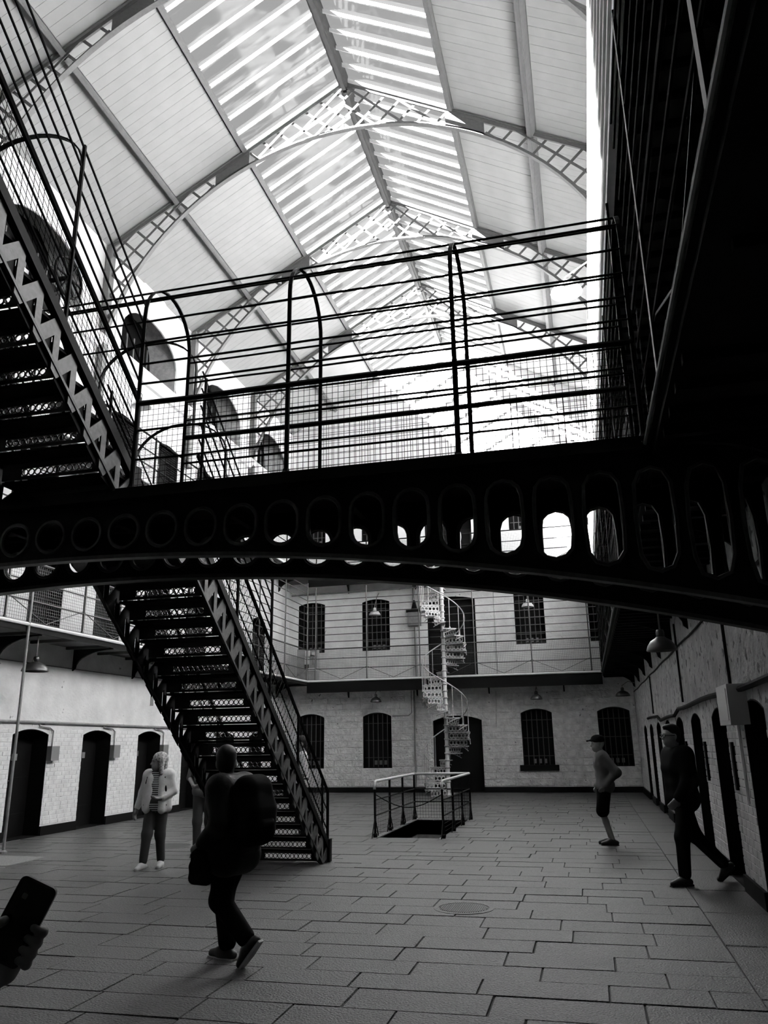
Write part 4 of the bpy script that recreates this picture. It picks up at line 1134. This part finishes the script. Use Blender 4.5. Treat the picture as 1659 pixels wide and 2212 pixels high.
def person(label, loc, ang, J, top, legs, shoes, skin='skin', hairm='hair', hair='short', hat=None, glasses=False, head_yaw=0, sleeve=1.0, shorts=False, top_extra=None, h=.014, fem=False, hands='LR', bulk=0.0, group=None):
    """J: joints in local coordinates (+x facing, +y left)"""
    t = thing('person', loc, label, 'person', rz=ang)
    g = lambda n: V3(*J[n])
    W = .92 if fem else 1.0
    pel, che, nek, hd = g('pelvis'), g('chest'), g('neck'), g('head')
    ly = V3(*J.get('side', (0, 1, 0))); ly = ly/np.linalg.norm(ly)
    def torso(e):
        mid = (pel+che)/2
        return [('c', che+V3(0, 0, .12)-ly*.13*W, che+V3(0, 0, .12)+ly*.13*W, .062+e, .062+e), ('c', che-ly*.085*W, che+ly*.085*W, .098*W+e, .098*W+e), ('c', mid-ly*.07*W, mid+ly*.07*W, .092*W+e, .092*W+e),
                ('c', pel-ly*.075, pel+ly*.075, .105+e, .105+e)]
    hp, f, l = head_prims(hd, head_yaw)
    body = list(hp)+[('c', nek-V3(0, 0, .06), hd-V3(0, 0, .03), .054, .050)]+torso(-.008)
    slv, trou, feet = [], [], []
    for sd in 'LR':
        sh, el, wr = g('sh'+sd), g('el'+sd), g('wr'+sd)
        body += [('c', sh, el, .044, .036), ('c', el, wr, .036, .024)]
        slv += [('c', sh, el, .060+bulk, .050+bulk*.9)]
        if sleeve > .5: slv += [('c', el, el+(wr-el)*.93, .049+bulk*.8, .037+bulk*.5)]
        hd_dir = V3(*J['hd'+sd]) if 'hd'+sd in J else (wr-el)
        if sd in hands: body += hand_prims(wr, hd_dir, V3(*J.get('hn'+sd, (0, 1 if sd == 'R' else -1, 0))) * 1.0, 1.0, J.get('curl', .45))
        hi, kn, an = g('hip'+sd), g('kn'+sd), g('an'+sd)
        body += [('c', hi, kn, .075, .050), ('c', kn, kn+(an-kn)*.35, .050, .050), ('c', kn+(an-kn)*.35, an, .050, .033)]
        if shorts: e = hi+(kn-hi)*.93; trou += [('c', hi, e, .105, .102)]
        else: trou += [('c', hi, kn, .094+bulk*.4, .070+bulk*.3), ('c', kn, an+(kn-an)*.10, .068+bulk*.3, .056+bulk*.3)]
        td = V3(*J['toe'+sd]); up = V3(*J.get('foot_up'+sd, (0, 0, 1)))
        heel = an-td*.055-up*.045; toe = an+td*.165-up*.055
        body += [('c', an-up*.03, an+td*.10-up*.05, .030, .026)]
        feet.append([('c', heel, an+td*.06-up*.035, .036, .042), ('c', an+td*.06-up*.035, toe, .042, .030), ('c', an-up*.02, an+td*.02-up*.03, .040, .040)])
        J['_sole'+sd] = (heel, toe, up, td)
    blob_obj('body', body, skin, t, .022, h*.8)
    blob_obj('top', torso(.018+bulk)+slv+[('c', nek-V3(0, 0, .09), nek-V3(0, 0, .035), .085, .062)]+(top_extra(g, ly) if top_extra else []), top, t, .045, h)
    blob_obj('shorts' if shorts else 'trousers', [('c', pel-ly*.07+V3(0, 0, .03), pel+ly*.07+V3(0, 0, .03), .118, .118)]+trou, legs, t, .04, h)
    for sd, fe in zip('LR', feet):
        s_ = blob_obj('shoe', fe, shoes, t, .03, h*.7)
        heel, toe, up, td = J['_sole'+sd]; m = MB(); q = np.cross(up, td); q = q/np.linalg.norm(q)*.037
        b0, b1 = heel-up*.024-td*.03, toe-up*.018+td*.024
        vs = []
        for e_ in (0, -.018):
            for p_, w_ in ((b0, .8), (heel*.5+toe*.5-up*.024, 1.1), (b1, .75)): vs += [p_+q*w_+up*e_, p_-q*w_+up*e_]
        m.add(vs, [(0, 1, 3, 2), (2, 3, 5, 4), (6, 8, 9, 7), (8, 10, 11, 9), (0, 2, 8, 6), (2, 4, 10, 8), (1, 7, 9, 3), (3, 9, 11, 5), (0, 6, 7, 1), (4, 5, 11, 10)])
        me = bpy.data.meshes.new('sole'); me.from_pydata([tuple(v) for v in m.v], [], m.f); me.materials.append(M[J.get('sole', 'sole' if shoes == 'shoewhite' else shoes)]); o = bpy.data.objects.new('sole', me); COL.objects.link(o); o.parent = s_
    u = V3(0, 0, 1)
    if hair == 'short':
        hp2 = [('e', hd+u*.055-f*.025, (.100, .084, .092), head_yaw), ('e', hd+u*.0-f*.055, (.058, .074, .085), head_yaw), ('e', hd+u*.105+f*.03, (.055, .062, .035), head_yaw)]
        blob_obj('hair', hp2, hairm, t, .02, h*.8)
    elif hair == 'bob':
        hp2 = [('e', hd+u*.055-f*.022, (.108, .092, .090), head_yaw), ('c', hd+l*.075+u*.03-f*.02, hd+l*.085-u*.15-f*.02, .040, .030), ('c', hd-l*.075+u*.03-f*.02, hd-l*.085-u*.15-f*.02, .040, .030), ('c', hd-f*.07+u*.02, hd-f*.075-u*.15, .060, .048)]
        blob_obj('hair', hp2, hairm, t, .03, h*.8)
    if hat:
        blob_obj('cap', [('e', hd+u*.075-f*.008, (.112, .094, .078), head_yaw), ('c', hd+f*.09+u*.062-l*.045, hd+f*.09+u*.062+l*.045, .014, .014), ('c', hd+f*.165+u*.052-l*.03, hd+f*.165+u*.052+l*.03, .010, .010), ('c', hd+f*.09+u*.062, hd+f*.165+u*.052, .014, .010)], hat, t, .02, h*.7)
    if glasses:
        gm = MB()
        for sg in (-1, 1):
            c = hd+f*.107+l*.035*sg+u*.010; gm.tube([c+l*.026*math.cos(a)+u*.019*math.sin(a) for a in np.linspace(0, 2*PI, 12, endpoint=False)], .006, 5, closed=True)
            gm.tube([c+l*.026*sg, hd+l*.084*sg+u*.012-f*.01], .005, 4)
        gm.tube([hd+f*.112-l*.012+u*.014, hd+f*.112+l*.012+u*.014], .005, 4)
        me = bpy.data.meshes.new('spectacles'); me.from_pydata([tuple(v) for v in gm.v], [], gm.f); me.materials.append(M['lens']); o = bpy.data.objects.new('spectacles', me); COL.objects.link(o); o.parent = t
    return t
def pose(H=1.72, **kw):
    s = H/1.72
    J = dict(pelvis=(0, 0, .93), chest=(0, 0, 1.24), neck=(-.005, 0, 1.46), head=(.03, 0, 1.585), shL=(0, .175, 1.385), shR=(0, -.175, 1.385),
             elL=(-.03, .225, 1.11), elR=(-.03, -.225, 1.11), wrL=(.06, .22, .87), wrR=(.06, -.22, .87), hipL=(0, .085, .90), hipR=(0, -.085, .90),
             knL=(.03, .09, .49), knR=(.03, -.09, .49), anL=(0, .09, .085), anR=(0, -.09, .085), toeL=(1, .15, 0), toeR=(1, -.15, 0))
    J.update(kw)
    for k, v in list(J.items()):
        if isinstance(v, tuple) and len(v) == 3 and not k.startswith(('toe', 'foot', 'hd', 'hn', 'side')): J[k] = tuple(c*s for c in v)
    return J
A = math.radians
# woman in a white jacket, walking towards the camera, looking to her right
def jacket_extra(g, ly): return []
wj = pose(1.50, knL=(.02, .09, .48), anL=(-.06, .10, .085), knR=(.14, -.08, .50), anR=(.20, -.09, .085), elL=(-.04, .25, 1.14), wrL=(.16, .13, 1.04), elR=(-.05, -.27, 1.12), wrR=(.0, -.33, .88), hdL=(.8, -.6, 0), hnL=(0, 0, 1))
wm = person('person in an open white jacket over a striped top, dark trousers and white trainers', (-5.95, 10.55, 0), A(-82), wj, 'stripe', 'denim', 'shoewhite', skin='skin', hairm='hairlight', hair='bob', head_yaw=A(-55), fem=True, h=.012)
g = {k: V3(*wj[k]) for k in wj if isinstance(wj[k], tuple)}
ch, pe = g['chest'], g['pelvis']; z = V3(0, 0, 1); yv = V3(0, 1, 0); xv = V3(1, 0, 0)
jk = []
for sg, sd in ((1, 'L'), (-1, 'R')):
    jk += [('c', ch+z*.11+yv*sg*.12-xv*.012, ch+yv*sg*.115-xv*.008, .070, .088), ('c', ch+yv*sg*.115-xv*.008, pe+yv*sg*.135-z*.03, .090, .082), ('c', ch+z*.08+yv*sg*.075+xv*.060, pe+yv*sg*.105+xv*.085-z*.06, .050, .056),
           ('c', g['sh'+sd], g['el'+sd], .068, .058), ('c', g['el'+sd], g['el'+sd]+(g['wr'+sd]-g['el'+sd])*.92, .056, .044)]
jk += [('c', ch+z*.125-yv*.15-xv*.025, ch+z*.125+yv*.15-xv*.025, .088, .088), ('c', ch+z*.12+yv*.11+xv*.02, ch+z*.02+yv*.10+xv*.035, .066, .066), ('c', ch+z*.12-yv*.11+xv*.02, ch+z*.02-yv*.10+xv*.035, .066, .066), ('c', ch+z*.1-xv*.05, pe-xv*.06-z*.03, .085, .095), ('c', g['neck']-z*.07-xv*.035-yv*.05, g['neck']-z*.07-xv*.035+yv*.05, .042, .042), ('c', g['neck']-z*.06+yv*.06, ch+z*.09+yv*.075+xv*.06, .03, .026), ('c', g['neck']-z*.06-yv*.06, ch+z*.09-yv*.075+xv*.06, .03, .026)]
blob_obj('jacket', jk, 'jacketwhite', wm, .03, .012)
blob_obj('backpack_strap', [('c', ch+z*.17+yv*.10-xv*.02, ch+z*.10+yv*.125+xv*.075, .018, .018), ('c', ch+z*.10+yv*.125+xv*.075, ch-z*.10+yv*.15+xv*.08, .016, .016)], 'dark', wm, .01, .010)
blob_obj('backpack_strap', [('c', ch+z*.17-yv*.10-xv*.02, ch+z*.10-yv*.125+xv*.075, .018, .018), ('c', ch+z*.10-yv*.125+xv*.075, ch+z*.02-yv*.14+xv*.085, .016, .016)], 'dark', wm, .01, .010)
# man in a polo shirt half hidden by the stair
pj = pose(1.72, elL=(-.02, .25, 1.12), wrL=(.17, .16, 1.0), elR=(-.02, -.25, 1.12), wrR=(.17, -.14, 1.0), hdL=(.7, -.7, 0), hdR=(.7, .7, 0), hnL=(0, 0, 1), hnR=(0, 0, 1))
person('person in a dark polo shirt standing behind the perforated staircase', (-5.82, 11.75, 0), A(-75), pj, 'polo', 'denim', 'shoe', hair='short', hairm='hairlight', sleeve=.4)
# visitor seen through the mesh of the lower stair
mj = pose(1.74)
person('person in a pale patterned shirt seen through the stair mesh', (-5.0, 13.9, 0), A(200), mj, 'jacketwhite', 'denim', 'shoe', hair='short', sleeve=.4)
# man in a flat peaked cap and shorts, walking to the left
cj = pose(1.66, pelvis=(-.02, 0, .93), chest=(.0, 0, 1.24), head=(.045, 0, 1.58), elL=(-.20, .24, 1.13), wrL=(.0, .20, .93), elR=(-.16, -.24, 1.12), wrR=(.06, -.19, .93), hdL=(.5, -.2, -.7), hdR=(.5, .2, -.7),
          knL=(.07, .075, .50), anL=(-.06, .07, .085), knR=(.05, -.075, .50), anR=(-.04, -.075, .085), toeL=(1, .05, 0), toeR=(1, -.1, 0), sole='shoe')
cm = person('person in a dark peaked cap, grey half-zip jumper and black shorts, hands in pockets', (.19, 13.77, 0), A(184), cj, 'grey_shirt', 'dark', 'shoe', hair=None, hat='dark', shorts=True, h=.011, skin='skin', bulk=.022)
gc = {k: V3(*cj[k]) for k in cj if isinstance(cj[k], tuple)}
blob_obj('collar', [('c', gc['neck']-z*.055+xv*.02-yv*.045, gc['neck']-z*.03-xv*.02-yv*.05, .018, .018), ('c', gc['neck']-z*.055+xv*.02+yv*.045, gc['neck']-z*.03-xv*.02+yv*.05, .018, .018), ('c', gc['neck']-z*.03-xv*.045-yv*.04, gc['neck']-z*.03-xv*.045+yv*.04, .020, .020)], 'polo', cm, .015, .009)
# man in black striding along the shaded wall
rj = pose(1.76, pelvis=(.0, 0, .91), chest=(.015, 0, 1.23), head=(.06, .0, 1.585), elL=(.02, .27, 1.10), wrL=(.16, .22, .92), elR=(-.22, -.27, 1.13), wrR=(-.02, -.22, .95), knL=(.10, .09, .50), anL=(.12, .09, .085), knR=(-.13, -.09, .50), anR=(-.46, -.10, .17), toeR=(.72, -.1, -.62), foot_upR=(.62, 0, .78), hdR=(.5, .3, -.6))
person('person in black with spectacles striding out from beside the shaded cell doors', (1.02, 10.28, 0), A(200), rj, 'dark', 'dark', 'shoe', glasses=True, head_yaw=A(5), h=.012, skin='skin', bulk=.045)
# dark walker in the foreground with a backpack
nj = pose(1.60, pelvis=(0, 0, .92), chest=(.05, 0, 1.22), neck=(.08, 0, 1.44), head=(.12, 0, 1.57), shL=(.05, .18, 1.37), shR=(.05, -.18, 1.37), elL=(-.06, .27, 1.10), wrL=(.16, .24, .93), elR=(-.02, -.26, 1.08), wrR=(.16, -.22, .92),
          knR=(.16, -.085, .51), anR=(.10, -.09, .085), knL=(.06, .09, .48), anL=(-.24, .10, .20), toeL=(.66, 0, -.75), foot_upL=(.75, 0, .66), sole='sole')
nm = person('person in dark jacket with a backpack walking past the foot of the staircase', (-2.80, 6.22, 0), A(168), nj, 'darkjacket', 'dark', 'shoe', hair='short', h=.012, head_yaw=A(-60), bulk=.045)
bp_ = blob_obj('backpack', [('c', V3(-.16, -.08, 1.26), V3(-.16, .08, 1.26), .11, .11), ('c', V3(-.18, -.09, 1.10), V3(-.18, .09, 1.10), .13, .13), ('c', V3(-.18, -.09, .95), V3(-.18, .09, .95), .12, .12)], 'dark', nm, .08, .014)
blob_obj('front_pocket', [('c', V3(-.27, -.06, 1.00), V3(-.27, .06, 1.00), .055, .055)], 'dark', bp_, .03, .012)
blob_obj('bag', [('c', V3(.08, .24, .62), V3(.20, .23, .62), .05, .05), ('c', V3(.09, .24, .70), V3(.20, .23, .70), .05, .05), ('c', V3(.11, .24, .78), V3(.19, .24, .78), .04, .04), ('c', V3(.17, .23, .86), V3(.17, .24, .78), .012, .012)], 'dark', nm, .04, .012)
blob_obj('jacket_hem', [('c', V3(0, -.11, .76), V3(0, .11, .76), .15, .15), ('c', V3(0, -.09, .95), V3(0, .09, .95), .15, .15)], 'darkjacket', nm, .05, .014)
# visitor at the edge of the frame holding up a phone
hj = pose(1.72, elR=(.05, -.33, 1.06), wrR=(.285, -.385, 1.125), shR=(0, -.18, 1.385), hdR=(.217, -.368, .9), curl=.55)
hm = person('person at the edge of the view holding a phone upright in one hand', (-1.62, 1.25, 0), A(80), hj, 'dark', 'dark', 'shoe', hair='short', h=.012, hands='L')
ph = thing('phone', (-1.132, 1.5, 1.268), 'black phone held up in a raised hand', 'phone')
ax = Vector((.40, .12, .9)).normalized(); nr = Vector((.40, -.9, .15)); nr = (nr-ax*nr.dot(ax)).normalized(); wd = ax.cross(nr)
rm = Matrix((( wd.x, ax.x, nr.x), (wd.y, ax.y, nr.y), (wd.z, ax.z, nr.z)))
def rounded(w_, l_, r_, z0_, z1_, name, material, parent, off=(0, 0)):
    q = []
    for cx_, cy_, a0 in ((w_/2-r_, l_/2-r_, 0), (-w_/2+r_, l_/2-r_, PI/2), (-w_/2+r_, -l_/2+r_, PI), (w_/2-r_, -l_/2+r_, 1.5*PI)):
        for i in range(6): a_ = a0+PI/2*i/5; q.append((cx_+off[0]+r_*math.cos(a_), cy_+off[1]+r_*math.sin(a_)))
    m = MB(); m.prism(q, lambda a_, b_, c_: tuple(Vector((-1.132, 1.5, 1.268))+rm@Vector((a_, b_, c_))), z0_, z1_); return m.build(name, material, parent)
rounded(.078, .158, .012, -.006, .004, 'case', 'phone', ph); rounded(.070, .148, .009, .004, .0055, 'screen', 'lens', ph); rounded(.010, .010, .002, .0055, .0062, 'camera_window', 'phonelogo', ph, (-.015, .045))

# the hand round the phone: palm behind, fingers over one edge, thumb over the other
def phl(a_, b_, c_):
    p = Vector((-1.132, 1.5, 1.268))+rm@Vector((a_, b_, c_))-Vector((-1.62, 1.25, 0)); c, q = math.cos(A(80)), math.sin(A(80)); return V3(p.x*c+p.y*q, -p.x*q+p.y*c, p.z)
HP = [('c', phl(-.008, -.045, -.032), phl(-.008, -.105, -.034), .027, .031), ('c', phl(.018, -.05, -.030), phl(.012, -.10, -.032), .022, .026), ('c', phl(-.01, -.10, -.034), V3(*hj['wrR']), .031, .028), ('c', V3(*hj['wrR']), V3(*hj['wrR'])+(V3(*hj['elR'])-V3(*hj['wrR']))*.35, .028, .034)]
for i, b_ in enumerate((-.078, -.058, -.037, -.016)):
    L = (.8, .95, 1.0, .92)[i]
    P4 = [phl(.010, b_, -.026), phl(.046, b_+.010, -.020), phl(.0505, b_+.016, .004), phl(.0505-.020*L, b_+.020, .0135)]
    HP += [('c', P4[j], P4[j+1], (.0098, .0092, .0085)[j], (.0092, .0085, .0072)[j]) for j in range(3)]
T4 = [phl(-.026, -.088, -.022), phl(-.050, -.060, -.006), phl(-.047, -.030, .010), phl(-.026, -.006, .0145)]
HP += [('c', T4[j], T4[j+1], (.017, .013, .0115)[j], (.013, .0115, .009)[j]) for j in range(3)]
blob_obj('hand', HP, 'skin', hm, .008, .0035)
